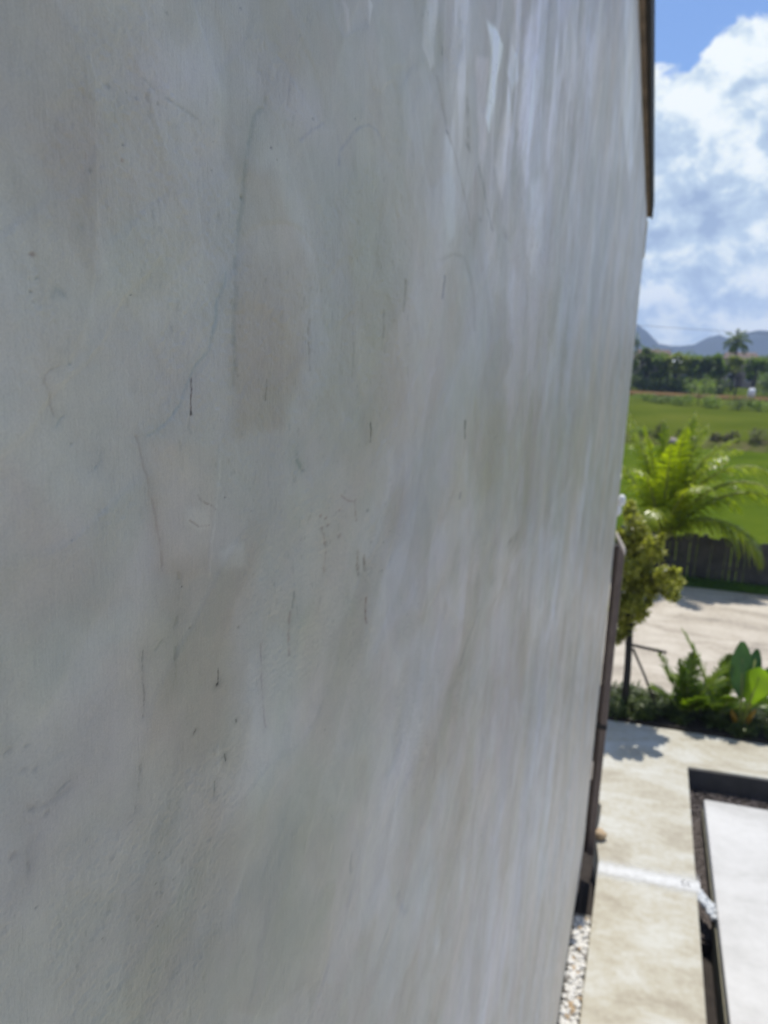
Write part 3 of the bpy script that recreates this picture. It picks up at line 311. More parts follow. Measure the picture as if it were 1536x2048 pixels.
    for i, (pts, wd, dep, c, br) in enumerate(LINES):
        if max(c) > .5: wd *= 1.35; c = tuple(q**.75 for q in c)       # blurred scars, crease shade put into their colour; drips stay sharp
        P = np.array(pts); uc = P[:, 0].mean(); k = DW/math.hypot(uc, DW); mg = wd*5
        sel = np.where((u > P[:, 0].min()-mg/k) & (u < P[:, 0].max()+mg/k) & (z > P[:, 1].min()-mg) & (z < P[:, 1].max()+mg))[0]
        if sel.size == 0: continue
        jit = wd*.9
        x = u[sel]*k+(fbm(u[sel]*k/(wd*7), z[sel]/(wd*7), 400+i, 3)-.5)*jit*1.8; y = z[sel]; X = P[:, 0]*k; Y = P[:, 1]
        dist = np.full(sel.size, 1e9)
        for j in range(len(X)-1):
            dx, dy = X[j+1]-X[j], Y[j+1]-Y[j]; t = np.clip(((x-X[j])*dx+(y-Y[j])*dy)/(dx*dx+dy*dy+1e-12), 0, 1)
            dist = np.minimum(dist, np.hypot(x-X[j]-t*dx, y-Y[j]-t*dy))
        brk = 1-br*sst(fbm(u[sel]*k/(wd*2.5), z[sel]/(wd*4), 500+i, 3), .42, .58)
        mk = np.exp(-(dist/wd)**2*1.4)*brk; mk = np.maximum(mk, .28*np.exp(-(dist/(wd*3.2))**2)*(dep > .25))
        col[sel] *= 1+(np.array(c)**1.7-1)[None, :]*mk[:, None]; h[sel] -= dep*.001*mk
    for (uc, zc), rr, c in SPOTS:
        k = DW/math.hypot(uc, DW)
        sel = np.where((abs(u-uc)*k < rr*3) & (abs(z-zc) < rr*3))[0]
        dd = np.hypot((u[sel]-uc)*k, z[sel]-zc)*(1+.9*(fbm(u[sel]*k/rr, z[sel]/rr, 600, 2)-.5))
        mk = np.exp(-(dd/rr)**2*1.2); col[sel] *= 1+(np.array(c)-1)[None, :]*mk[:, None]; h[sel] -= .0003*mk
    col = np.clip(col*np.array(WCOL)[None, :], .005, .95)
    # rounded arris at the far corner of the wall
    ec = [(.004, .0015), (.009, .006), (.011, .014), (.011, .30)]
    x = -DW+h; V = np.stack([x, u, z], 1).reshape(n_v, n_u, 3)
    fade = np.clip((L-V[:, :, 1])/.02, 0, 1)
    ext = []
    for dy_, dx_ in ec:
        e = V[:, -1, :].copy(); e[:, 1] = L+dy_; e[:, 0] = -DW-dx_; ext.append(e)
    V = np.concatenate([V, np.stack(ext, 1)], 1)
    CC = col.reshape(n_v, n_u, 3); CC = np.concatenate([CC, np.repeat(CC[:, -1:, :], len(ec), 1)], 1)
    G = gloss.reshape(n_v, n_u); G = np.concatenate([G, np.repeat(G[:, -1:], len(ec), 1)], 1)
    nu = V.shape[1]; idx = np.arange(n_v*nu).reshape(n_v, nu)
    F = np.stack([idx[:-1, :-1], idx[:-1, 1:], idx[1:, 1:], idx[1:, :-1]], -1).reshape(-1, 4)
    me = bpy.data.meshes.new('plaster_face'); me.vertices.add(V.shape[0]*nu); me.vertices.foreach_set('co', V.reshape(-1))
    me.loops.add(F.size); me.loops.foreach_set('vertex_index', F.reshape(-1).astype(np.int32))
    me.polygons.add(len(F)); me.polygons.foreach_set('loop_start', np.arange(0, F.size, 4, dtype=np.int32))
    me.update(calc_edges=True); me.polygons.foreach_set('use_smooth', np.ones(len(F), bool))
    ca = me.color_attributes.new('plaster', 'FLOAT_COLOR', 'POINT'); ca.data.foreach_set('color', np.concatenate([CC.reshape(-1, 3), np.ones((n_v*nu, 1))], 1).reshape(-1).astype(np.float32))
    ga = me.attributes.new('gloss', 'FLOAT', 'POINT'); ga.data.foreach_set('value', G.reshape(-1).astype(np.float32))
    me.materials.append(wall_mat())
    o = bpy.data.objects.new('plaster_face', me); C.objects.link(o); o.parent = parent
    return o
WCOL = (.572, .527, .424)

M = {}
M['wood'] = simple('weathered_brown_wood', (.17, .125, .085), .7, .45, 5, .4, 30)
M['wood_dark'] = simple('dark_fascia', (.018, .016, .015), .7, .3, 6)
M['brown_steel'] = simple('brown_steel', (.060, .042, .036), .5, .25, 6)
M['brown_steel_light'] = simple('brown_steel_worn', (.15, .115, .10), .5, .2, 6)
M['cream'] = simple('cream_paint', (.72, .62, .52), .5, .08, 10)
M['white'] = simple('white_plastic', (.80, .80, .80), .35, .04, 10)
M['yellow_trim'] = simple('yellowed_trim', (.52, .44, .28), .6, .15, 10)
M['masonry'] = simple('masonry', (.45, .45, .44), .9, .1, 4)
M['roof'] = simple('roof_sheet', (.22, .21, .20), .7, .2, 3)

house = tag(empty('house', (0, 0, 0)), 'house side of grey trowelled plaster under a brown eave board', 'house')
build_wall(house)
MB().box(-6.0, -DW-.012, -3, L-.002, 0, 6.08).build('wall_core', M['masonry'], house)
MB().sbox(-6.2, -.182, -3.2, L-.02, .062, .12, ZT).build('roof', M['roof'], house)
bevel(MB().sbox(-.34, -.180, -3.2, L-.02, .002, .06, ZT).build('eave_board', M['wood'], house), .004)
fb = MB()
ys = np.arange(-3.2, L+.01, .35)
for i in range(len(ys)-1):
    pass
fb.sbox(-.177, -.160, -3.2, L-.01, -.006, .13, ZT)
fb.build('fascia', M['wood_dark'], house)
MB().box(-DW-.06, -DW+.010, L+.012, L+.028, 5.80, 6.10).build('corner_trim', M['yellow_trim'], house)

# ------------------------------------------------------------------ post, light and dark pit at the far corner
post = tag(empty('post', (-.15, 7.42, -.1)), 'tall narrow brown steel post with cream sloped cap at the plaster wall end', 'post')
bevel(MB().box(-.016, .047, -.03, .03, 0, 3.29).build('front_flange', M['brown_steel_light'], post), .006)
bevel(MB().box(-.052, -.018, .0, .05, 0, 3.30).build('web', M['brown_steel'], post), .004)
cp = MB(); cp.add([(-.05, -.035, 3.44), (.052, -.035, 3.27), (.052, .035, 3.27), (-.05, .035, 3.44), (-.05, -.035, 3.40), (.052, -.035, 3.21), (.052, .035, 3.21), (-.05, .035, 3.40)],
       [(0,1,2,3), (4,7,6,5), (0,4,5,1), (1,5,6,2), (2,6,7,3), (3,7,4,0)])
bevel(cp.build('cap', M['cream'], post), .012, 3)
bevel(MB().box(-.062, .052, -.040, .056, 1.42, 1.47).build('bracket', M['wood_dark'], post), .004)
bevel(MB().box(-.060, -.040, -.045, -.034, .86, 1.06).build('bracket', M['cream'], post), .003)
def blob(c, r, mb, n=10, mseg=7):
    vs = []; fs = []
    for j in range(mseg+1):
        ph = math.pi*j/mseg
        for k in range(n):
            t = 2*math.pi*k/n; vs.append((c[0]+r[0]*math.sin(ph)*math.cos(t), c[1]+r[1]*math.sin(ph)*math.sin(t), c[2]+r[2]*math.cos(ph)))
    for j in range(mseg):
        for k in range(n): fs.append((j*n+k, (j+1)*n+k, (j+1)*n+(k+1) % n, j*n+(k+1) % n))
    mb.add(vs, fs); return mb
lampo = tag(empty('insulator', (-.19, 7.36, 3.6)), 'small white double knob on the wall corner just above the brown post', 'insulator')
blob((.012, 0, .05), (.035, .035, .058), MB()).build('upper_knob', M['white'], lampo, True)
blob((-.012, 0, -.045), (.032, .032, .055), MB()).build('lower_knob', M['white'], lampo, True)
MB().tube([(-.03, 0, -.04), (-.03, 0, .05)], .006).build('pin', M['wood_dark'], lampo)

# ------------------------------------------------------------------ ground, paving
def concrete(name, stops, sc=2.2, bump=.25, rough=.75):
    def f(t, b):
        c = t.coord(); n = t.noise(t.coord('Object', (.55, 1, 1)), sc, 8, .62, .4); n2 = t.noise(c, sc*7, 5, .6); n3 = t.noise(c, 120, 3, .6)
        v = t.math('ADD', t.math('MULTIPLY', n, .75), t.math('MULTIPLY', n2, .25))
        base = t.ramp(v, stops); base = t.mix(.12, base, t.ramp(n3, [(.3, .35), (.7, .9)]), 'SOFT_LIGHT')
        t.put(b.inputs['Base Color'], base); b.inputs['Roughness'].default_value = rough
        bn = t.add('ShaderNodeBump'); bn.inputs['Strength'].default_value = bump; bn.inputs['Distance'].default_value = .01
        t.put(bn.inputs['Height'], t.math('ADD', n2, t.math('MULTIPLY', n3, .4))); t.put(b.inputs['Normal'], bn.outputs[0])
    return material(name, f)
M['path'] = concrete('beige_concrete', [(.36, (.29, .255, .19)), (.48, (.385, .355, .275)), (.60, (.46, .45, .395))])
M['stamped'] = concrete('pale_stamped_concrete', [(.34, (.20, .175, .14)), (.46, (.37, .32, .25)), (.60, (.47, .42, .34))], 1.6)
M['slab'] = concrete('white_terrazzo', [(.36, (.38, .37, .345)), (.5, (.46, .45, .425)), (.62, (.51, .50, .475))], 1.4, .15, .6)
M['kerb'] = simple('rendered_kerb', (.075, .070, .066), .85, .15, 6, .2)
M['dark_soil'] = simple('dark_soil', (.030, .024, .020), .95, .3, 12, .6)
M['soil'] = simple('planting_soil', (.022, .017, .012), .95, .3, 12, .6)
def field_mat(name, stops, sc=.35):
    def f(t, b):
        c = t.coord(); n = t.noise(c, sc, 6, .6, .5); n2 = t.noise(c, 5, 6, .7)
        v = t.math('ADD', t.math('MULTIPLY', n, .65), t.math('MULTIPLY', n2, .35))
        t.put(b.inputs['Base Color'], t.ramp(v, stops)); b.inputs['Roughness'].default_value = 1; b.inputs['Specular IOR Level'].default_value = 0
        bn = t.add('ShaderNodeBump'); bn.inputs['Strength'].default_value = .8; bn.inputs['Distance'].default_value = .08
        t.put(bn.inputs['Height'], t.noise(c, 9, 5, .7)); t.put(b.inputs['Normal'], bn.outputs[0])
    return material(name, f)
M['field'] = field_mat('meadow_green', [(.35, (.050, .082, .008)), (.5, (.078, .118, .010)), (.65, (.115, .145, .018))])
M['field2'] = field_mat('meadow_far', [(.35, (.058, .080, .009)), (.5, (.080, .105, .012)), (.65, (.112, .128, .020))], .12)
M['verge'] = field_mat('verge_green', [(.35, (.035, .075, .012)), (.6, (.06, .12, .018))], 1.5)
M['dirt'] = field_mat('red_dirt', [(.35, (.10, .06, .028)), (.65, (.17, .115, .05))], .3)

def sheet(name, poly, z, mat, res=None):
    return tag(obj(name, [(x, y, z) for x, y in poly], [tuple(range(len(poly)))], mat), kind='structure')
# ground far and wide (sunk under the built yard)
# one sheet with gaps only for the sunken channel and dark pit
gx = [-3000, -6.5, -.206, -.055, .86, 1.11, 9, 3000]; gy = [-3000, -3, 6.35, 8.0, 9.5, 3000]
def grid_ground():
    v = []; f = []
    for j, y in enumerate(gy):
        for i, x in enumerate(gx): v.append((x, y, -.40))
    n = len(gx)
    for j in range(len(gy)-1):
        for i in range(n-1): f.append((j*n+i, j*n+i+1, (j+1)*n+i+1, (j+1)*n+i))
    return tag(obj('ground', v, f, M['dark_soil']), kind='structure')
grid_ground()
def slab(name, poly, z0, z1, mat, bev=.01):
    n = len(poly); v = [(x, y, z0) for x, y in poly]+[(x, y, z1) for x, y in poly]
    f = [tuple(range(n))[::-1], tuple(range(n, 2*n))]+[(i, (i+1) % n, (i+1) % n+n, i+n) for i in range(n)]
    o = obj(name, v, f, mat)
    if bev: bevel(o, bev, 3)
    return o
tag(slab('walkway', [(-.045, -3), (.89, -3), (.872, 9.47), (6, 9.95), (6, 10.75), (-.17, 10.37), (-.17, 9.2), (-.128, 8.25), (-.085, 8.20), (-.085, 7.9), (-.10, 7.6), (-.045, 7.2)], -.32, 0, M['path'], .012), kind='structure')
tag(slab('channel_wall', [(.88, 9.452), (6, 9.931), (6, 9.945), (.88, 9.466)], -.34, -.022, M['kerb'], 0), kind='structure')  # dark panel added over the walkway's side, its shade put into the colour
tag(slab('white_terrace', [(1.105, -3), (9, -3), (9, 9.30), (1.022, 8.76)], -.10, .012, M['slab'], .012), kind='structure')
M['olive_kerb'] = simple('lichened_edging', (.20, .185, .13), .85, .2, 8, .2)
tag(slab('terrace_footing', [(1.090, -3), (9, -3), (9, 9.285), (1.012, 8.745)], -.40, -.102, M['olive_kerb'], .004), kind='structure')  # ledge added to catch sun, standing in for the slab's lit side
tag(slab('gravel_bed_base', [(.86, 6.75), (1.10, 6.75), (1.06, 8.72), (6, 9.1), (6, 9.95), (.872, 9.46)], -.39, -.285, M['dark_soil'], 0), kind='structure')
tag(slab('planting_bed', [(-.17, 10.385), (6, 10.765), (6, 11.7), (-2.5, 11.35), (-2.5, 10.385)], -.2, .03, M['soil'], .01), kind='structure')
tag(slab('back_yard_paving', [(-3, 11.36), (6.5, 11.74), (9, 17.9), (-4, 17.35)], -.2, .004, M['stamped'], .01), kind='structure')
tag(slab('grass_verge', [(-4, 17.36), (9, 17.91), (9, 18.6), (-4, 18.6)], -.2, .03, M['verge'], .01), kind='structure')
tag(slab('meadow', [(-60, 18.61), (90, 18.61), (90, 49), (-60, 45)], -.3, 0, M['field'], 0), kind='structure')
tag(slab('meadow', [(-90, 45.02), (-60, 45.02), (90, 49.02), (160, 49.02), (160, 101), (-90, 96)], -.3, .0, M['field2'], 0), kind='structure')
tag(slab('dirt_road', [(-90, 96.02), (160, 101.02), (160, 108), (-90, 104)], -.3, .15, M['dirt'], 0), kind='structure')
tag(slab('far_meadow', [(-2500, 108.1), (2500, 108.1), (2500, 1900), (-2500, 1900)], -.3, .0, M['field2'], 0), kind='structure')
for x0, x1, y0, y1 in ((-2500, -90.01, -500, 108), (160.01, 2500, -500, 108)):
    tag(slab('side_meadow', [(x0, y0), (x1, y0), (x1, y1), (x0, y1)], -.3, -.01, M['field2'], 0), kind='structure')
# shallow bank dividing the meadow
bk = []; bf = []
nb = 90
for i in range(nb):
    x = -30+i*.9
    yc = 46.6+.027*x
    hh = .35+.22*vn(np.array(x*.5), np.array(3.), 5)
    for yy, zz in ((-1.6, -.02), (-.5, hh*.7), (.1, hh), (.9, hh*.6), (2, -.02)): bk.append((x, yc+yy, float(zz)))
for i in range(nb-1):
    for k in range(4): bf.append((i*5+k, (i+1)*5+k, (i+1)*5+k+1, i*5+k+1))
M['bank'] = field_mat('bank_scrub', [(.35, (.05, .06, .015)), (.5, (.085, .10, .022)), (.65, (.15, .12, .07))], .8)
tag(obj('bank', bk, bf, M['bank'], smooth=True), kind='structure')

# white cement strip across the walkway
M['cement'] = simple('white_cement', (.52, .54, .55), .6, .06, 30, .4, 90)
st = tag(empty('cement_strip', (.42, 7.13, 0)), 'white cement strip smeared across the beige walkway and into the channel', 'cement strip')
M['smear'] = bpy.data.materials.new('cement_smear'); M['smear'].use_nodes = True
_t = NT(M['smear'].node_tree); _b = _t.n['Principled BSDF']; _b.inputs['Base Color'].default_value = (.60, .60, .585, 1); _b.inputs['Roughness'].default_value = .7
_at = _t.add('ShaderNodeAttribute', attribute_name='cover'); _n = _t.noise(_t.coord(), 14, 6, .6)
_t.put(_b.inputs['Alpha'], _t.math('MULTIPLY', _t.sstep(_t.math('ADD', _at.outputs['Fac'], _t.math('MULTIPLY', _t.math('SUBTRACT', _n, .5), .9)), .0, 1.15), .95))
sv_, sf_, sa_ = [], [], []
ns = 40; prof_ = [(-.20, 0), (-.13, .30), (-.075, .8), (0, 1), (.05, .75), (.12, .3), (.22, 0)]
for i in range(ns+1):
    x = -.46+i*.945/ns; yc = -.005+.07*x
    for (yy, a_), zz in zip(prof_, (.003, .004, .006, .008, .006, .004, .003)): sv_.append((x, yc+yy, zz)); sa_.append(a_)
for i in range(ns):
    for k in range(6): sf_.append((i*7+k, (i+1)*7+k, (i+1)*7+k+1, i*7+k+1))
so_ = obj('strip', sv_, sf_, M['smear'], st, True)
so_.data.attributes.new('cover', 'FLOAT', 'POINT').data.foreach_set('value', np.array(sa_, dtype=np.float32))
# lumpy overflow crossing the channel
ov = MB()
for i in range(110):
    t = random.random(); x = .455+.20*t; y = .0-.30*t+random.uniform(-.10, .06); blob((x, y, -.03-.05*t*random.random()), (random.uniform(.012, .035), random.uniform(.012, .04), random.uniform(.01, .03)), ov, 7, 5)
ov.build('overflow', M['cement'], st, True)
# two grey letters pressed in the strip
for k, x0 in enumerate((.335, .385)):
    lt = MB(); arc = [(x0+.017*math.cos(R(a)), .02+.028*math.sin(R(a)), .009) for a in range(50, 311, 26)]
    lt.tube(arc, .0038, 5); lt.build('letter', M['kerb'], st)

# ------------------------------------------------------------------ pebbles, gravel, stones
ico = None
def rock(r, seed, n=8, ms=5):
    rr = random.Random(seed); mb = MB(); blob((0, 0, 0), (r, r*.8, r*.6), mb, n, ms)
    ph = [rr.uniform(0, 6) for _ in range(6)]
    mb.v = [tuple(c*(1+.16*math.sin(4*v[0]/r+ph[0])+.14*math.sin(4*v[1]/r+ph[1])+.1*math.sin(5*v[2]/r+ph[2])) for c in v) for v in mb.v]
    return mb
M['pebble'] = simple('white_pebble', (.62, .60, .55), .6, .16, 14)
M['pebble_tan'] = simple('tan_pebble', (.40, .29, .17), .6, .25, 14)
M['pebble_grey'] = simple('grey_pebble', (.25, .23, .20), .6, .25, 14)
M['gravel'] = simple('dark_gravel', (.105, .088, .080), .85, .5, 25)
pb = tag(slab('pebble_strip', [(-.204, -3), (-.046, -3), (-.046, 6.36), (-.204, 6.36)], -.38, -.055, M['soil'], 0), kind='structure')
peb_me = []
for i in range(6):
    o = rock(.026, i, 8, 5).build('pebble', [M['pebble'], M['pebble_tan'], M['pebble_grey']][0], None, True); peb_me.append(o.data); bpy.data.objects.remove(o)
tan_me = peb_me[0].copy(); tan_me.materials.clear(); tan_me.materials.append(M['pebble_tan'])
gr_me = peb_me[1].copy(); gr_me.materials.clear(); gr_me.materials.append(M['pebble_grey'])
placed = []
tries = 0
while len(placed) < 290 and tries < 30000:
    tries += 1
    x = random.uniform(-.185, -.062); y = random.uniform(4.75, 6.35)
    if all((x-a)**2+(y-b)**2 > .022**2 for a, b, _ in placed): placed.append((x, y, random.uniform(.75, 1.25)))
for i, (x, y, s) in enumerate(placed):
    me = tan_me if i % 13 == 5 else gr_me if i % 17 == 3 else random.choice(peb_me)
    o = bpy.data.objects.new('pebble', me); C.objects.link(o); o.parent = pb
    o.location = (x, y, -.045+random.uniform(-.008, .022)); o.scale = (s, s*random.uniform(.8, 1.2), s*random.uniform(.8, 1.1)); o.rotation_euler = (random.uniform(-.4, .4), random.uniform(-.4, .4), random.uniform(0, 6.3))
rest = MB()
for i in range(1500):
    x = random.uniform(-.19, -.058); y = random.uniform(.2, 4.75); r = random.uniform(.018, .03); blob((x, y, -.05+random.uniform(-.01, .02)), (r, r*.8, r*.6), rest, 6, 4)
rs = rest.build('small_pebbles', M['pebble'], pb, True); rs['kind'] = 'stuff'
# deep dark pit added under the corner, standing in for black shade
tag(slab('drain_floor', [(-.204, 6.37), (-.06, 6.37), (-.06, 9), (-.204, 9)], -.40, -.39, M['dark_soil'], 0), kind='structure')
sc_ = MB()
for i in range(150):
    y = random.uniform(6.36, 6.75); x = random.uniform(-.19, -.06); r = random.uniform(.015, .028)
    blob((x, y, -.33+.25*(1-(y-6.36)/.4)), (r, r*.8, r*.6), sc_, 6, 4)
tag(sc_.build('drain_rubble', M['pebble_grey'], None, True), 'loose grey rubble sliding into the dark drain beside the wall', 'rubble', kind='stuff')
rk = tag(rock(.075, 44, 10, 7).build('stone', M['pebble_tan'], None, True, (-.055, 7.58, .045)), 'rough tan stone lying at the foot of the brown post beside the walkway', 'stone')
for v in rk.data.vertices: v.co.y *= 1.3
# dark gravel in the channel
gm = MB()
def gravel_ok(x, y):
    return (.90 < x < 1.03 and 6.8 < y < 8.8) or (.90 < x < 3.2 and 8.72+(x-1)*.07 < y < 9.42+(x-.87)*.094)
cnt = 0
while cnt < 4500:
    if random.random() < .45: x, y = random.uniform(.88, 1.04), random.uniform(6.8, 8.8)
    else: x, y = random.uniform(.88, 3.2), random.uniform(8.7, 9.7)
    if not gravel_ok(x, y): continue
    r = random.uniform(.009, .02); cnt += 1
    blob((x, y, -.28+random.uniform(0, .02)), (r, r*random.uniform(.7, 1.1), r*.7), gm, 5, 3)
tag(gm.build('gravel', M['gravel']), 'dark brown gravel filling the channel round the white terrace', 'gravel', kind='stuff')

# ------------------------------------------------------------------ plants
def frond(base, dirv, length, droop, nleaf=34, leaf=.30, wid=.02, vee=.5, curl=.5, mb=None, stem=None, rs_=random):
    """arching palm frond: a midrib tube and two rows of narrow folded leaflets"""
    p = Vector(base); dv = Vector(dirv).normalized(); pts = [p.copy()]; n = 16
    for i in range(n):
        dv = (dv+Vector((0, 0, -droop/n*(.35+1.6*i/n)))).normalized(); p = p+dv*length/n; pts.append(p.copy())
    stem.tube(pts, [.016*(1-.85*i/n)*length for i in range(n+1)], 5)
    for i in range(nleaf):
        t = .16+.84*i/nleaf; k = t*n; j = min(int(k), n-1); q = pts[j].lerp(pts[j+1], k-j); tg = (pts[j+1]-pts[j]).normalized()
        side = tg.cross(Vector((0, 0, 1)));
        if side.length < .05: side = Vector((1, 0, 0))
        side.normalize(); upv = side.cross(tg)
        ll = leaf*(math.sin(math.pi*min(1, .12+t*.9))**.6)*rs_.uniform(.85, 1.1)
        for sg in (-1, 1):
            dr = (tg*(.55+.5*t)+side*sg*(1-.35*t)+upv*vee*.5+Vector((rs_.gauss(0, .12), rs_.gauss(0, .12), rs_.gauss(0, .12)))).normalized(); a = q.copy(); prev = None; ws = tg.cross(dr).normalized(); wt = dr.cross(ws).normalized()
            vs = []
            for s_ in range(4):
                f_ = s_/3; c_ = a+dr*ll*f_+Vector((0, 0, -curl*ll*f_*f_))
                ww = wid*(1-f_**2*.95)*(.6 if s_ == 0 else 1)
                vs += [c_-wt*ww, c_+wt*ww]
            mb.add(vs, [(0,1,3,2), (2,3,5,4), (4,5,7,6)])
M['palm_leaf'] = leafmat('palm_leaf', (.19, .24, .006), (.40, .43, .02), .32, .5)
M['palm_dark'] = leafmat('dark_palm_leaf', (.07, .12, .008), (.22, .30, .02), .35, .45)
M['stem'] = simple('leaf_stem', (.22, .24, .05), .5, .2, 5)
M['bark'] = simple('bark', (.035, .03, .026), .9, .3, 10, .5)
M['croton'] = leafmat('yellow_green_leaf', (.14, .14, .015), (.50, .48, .11), .35, .4)
M['shrub'] = leafmat('shrub_leaf', (.025, .045, .008), (.09, .12, .02), .5, .3)
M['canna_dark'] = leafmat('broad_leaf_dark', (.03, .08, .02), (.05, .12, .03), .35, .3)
M['canna_lit'] = leafmat('broad_leaf_lit', (.17, .28, .01), (.25, .36, .02), .35, .55)  # backlit copy of the leaf, sun glow put into its colour
M['orange_leaf'] = leafmat('withered_leaf', (.30, .16, .02), (.42, .24, .03), .5, .4)

# feathery palm at the back edge of the paving
def palm(loc, fronds, label, cat, lmat, nleaf=64, leaf=.62, wid=.026, h=.9):
    rt = tag(empty('palm', loc), label, cat)
    tk = MB(); tk.tube([(0, 0, -.1), (.02, 0, h*.5), (0, 0, h)], [.11, .075, .06], 8); tk.build('trunk', M['bark'], rt, True)
    for az_, tilt, ln, dp in fronds:
        lb, sb = MB(), MB(); a_, e_ = R(az_), R(tilt)
        frond((0, 0, h*.85), (math.sin(a_)*math.cos(e_), math.cos(a_)*math.cos(e_), math.sin(e_)), ln, dp, nleaf, leaf, wid, .15, .55, lb, sb)
        f_ = lb.build('frond', lmat, rt); sb.build('midrib', M['stem'], f_, True)
    return rt
palm((.47, 18.12, 0), [(88, 66, 3.7, 2.6), (97, 72, 3.4, 2.2), (112, 52, 2.9, 2.6), (-75, 78, 3.1, .9), (35, 80, 3.1, .9), (105, 78, 3.0, 1.9), (72, 76, 3.0, 1.5), (50, 85, 2.7, .8), (-40, 86, 2.8, .8), (-85, 70, 2.8, 1.5), (20, 74, 2.7, 1.3), (150, 70, 2.5, 1.7), (-150, 72, 2.5, 1.5), (95, 82, 2.7, 1.3), (-110, 82, 2.8, 1.0), (180, 80, 2.6, 1.3),
    (100, 60, 2.4, 3.1), (84, 57, 3.6, 2.1), (60, 80, 2.9, 1.1), (120, 76, 2.6, 1.6), (-60, 78, 2.8, 1.2), (140, 84, 2.8, .9), (-170, 62, 2.2, 1.9), (75, 68, 2.4, 2.4)],
     'bright yellow green feather palm with arching fronds in front of the board fence', 'palm', M['palm_leaf'])

# staked young tree in the planting bed
tr = tag(empty('staked_tree', (.06, 10.72, 0)), 'slim young tree with yellow green leaf clusters propped by stakes beside the wall end', 'tree')
tb = MB(); tb.tube([(0, 0, -.05), (-.01, 0, .6), (-.035, 0, 1.15), (-.09, .01, 2.0), (-.13, 0, 2.9)], [.055, .05, .045, .03, .015], 9)
tb.build('trunk', M['bark'], tr, True)
MB().tube([(.0, -.03, 1.02), (.47, -.05, .99)], .02, 6).build('stake', M['bark'], tr)
MB().tube([(.03, -.06, .98), (.22, -.07, .62), (.46, -.05, .08)], .018, 6).build('stake', M['bark'], tr)
def leafcloud(mb, c, rad, n, ls, flat=.5, rs_=random):
    for _ in range(n):
        while True:
            q = Vector((rs_.uniform(-1, 1), rs_.uniform(-1, 1), rs_.uniform(-1, 1)))
            if q.length < 1: break
        q = q.normalized()*(q.length**.5); p = Vector((c[0]+q.x*rad[0], c[1]+q.y*rad[1], c[2]+q.z*rad[2]))
        a = Vector((rs_.gauss(0, 1), rs_.gauss(0, 1), rs_.gauss(0, 1)*flat)).normalized()*ls*rs_.uniform(.6, 1.3); b = a.cross(Vector((rs_.gauss(0, .5), rs_.gauss(0, .5), 1))).normalized()*a.length*.32
        mb.add([p, p+a*.5+b, p+a, p+a*.5-b], [(0, 1, 2, 3)])
cl = [(-.20,0,2.92,.11),(-.12,.0,2.72,.13),(-.03,.0,2.58,.12),(.06,.02,2.48,.10),(-.17,0,2.45,.13),(-.2,0,2.2,.12),(-.08,0,2.2,.10),(.03,0,2.12,.10),(-.17,0,1.95,.13),(.14,0,2.0,.10),
      (.24,0,2.0,.09),(-.06,0,1.85,.12),(.10,0,1.85,.09),(-.16,0,1.66,.12),(-.04,0,1.58,.12),(.02,0,1.42,.10),(-.14,0,1.40,.10),(-.08,0,1.22,.10),(.22,0,1.82,.08),(.1,-.3,2.5,.13),(.3,-.2,2.1,.12),(.32,.25,2.0,.12),(-.1,-.35,2.2,.14),(.05,.4,2.4,.15),(.2,.15,2.3,.12),(.38,-.1,1.9,.12),(0,-.25,1.7,.13),(-.15,-.2,2.8,.12),(.48,0,1.92,.09),(-.24,.1,1.5,.14),(.0,.05,2.3,.1),(-.1,.1,2.0,.2)]
cl2 = []
for (x, y, z, r_) in cl:
    cl2.append((x, y, z, r_*.8))
    for q in range(2): cl2.append((x+random.uniform(-.13, .13), y+random.uniform(-.13, .13), z+random.uniform(-.15, .12), r_*random.uniform(.35, .65)))
for k, (x, y, z, r_) in enumerate(cl2):
    x = max(x, -.16) if y < -.1 else x
    lb = MB(); leafcloud(lb, (x, y, z), (r_, r_, r_*1.25), int(40+900*r_), .075, 1.0)
    lb.build('leaf_cluster', M['croton'], tr)
tw = MB()
for (x, y, z, r_) in cl: tw.tube([(-.02-.045*z, 0, z-.22), (x*.6-.02, y*.6, z-.08), (x, y, z)], [.009, .006, .003], 4)
bt = tw.build('twigs', M['bark'], tr); bt['kind'] = 'stuff'

# low palms and broad-leaved plant in the bed
def small_palm(x, y, fr, label):
    rt = tag(empty('small_palm', (x, y, .02)), label, 'small palm')
    for az_, tilt, ln, dp in fr:
        lb, sb = MB(), MB(); a_, e_ = R(az_), R(tilt)
        frond((0, 0, .05), (math.sin(a_)*math.cos(e_), math.cos(a_)*math.cos(e_), math.sin(e_)), ln, dp, 44, .25, .017, .3, .12, lb, sb)
        f_ = lb.build('frond', M['palm_dark'], rt); sb.build('midrib', M['stem'], f_, True)
    return rt
small_palm(.86, 10.80, [(-80, 66, 1.0, .35), (85, 64, 1.05, .5), (-60, 80, .8, .5), (60, 56, .9, .9), (-110, 50, .7, .7), (150, 60, .6, .7), (10, 78, .9, .3), (120, 50, .6, .7)],
           'dark green dwarf palm with V shaped fronds, nearer to the staked tree')
small_palm(1.30, 10.95, [(-85, 68, 1.35, .45), (-100, 55, .95, 1.0), (-70, 50, .8, 1.2), (80, 75, 1.0, .4), (100, 45, .7, 1.0), (160, 60, .7, .8), (20, 75, .9, .4), (-95, 40, .7, .9)],
           'dark green dwarf palm with long leaning frond beside the broad leaved plant')
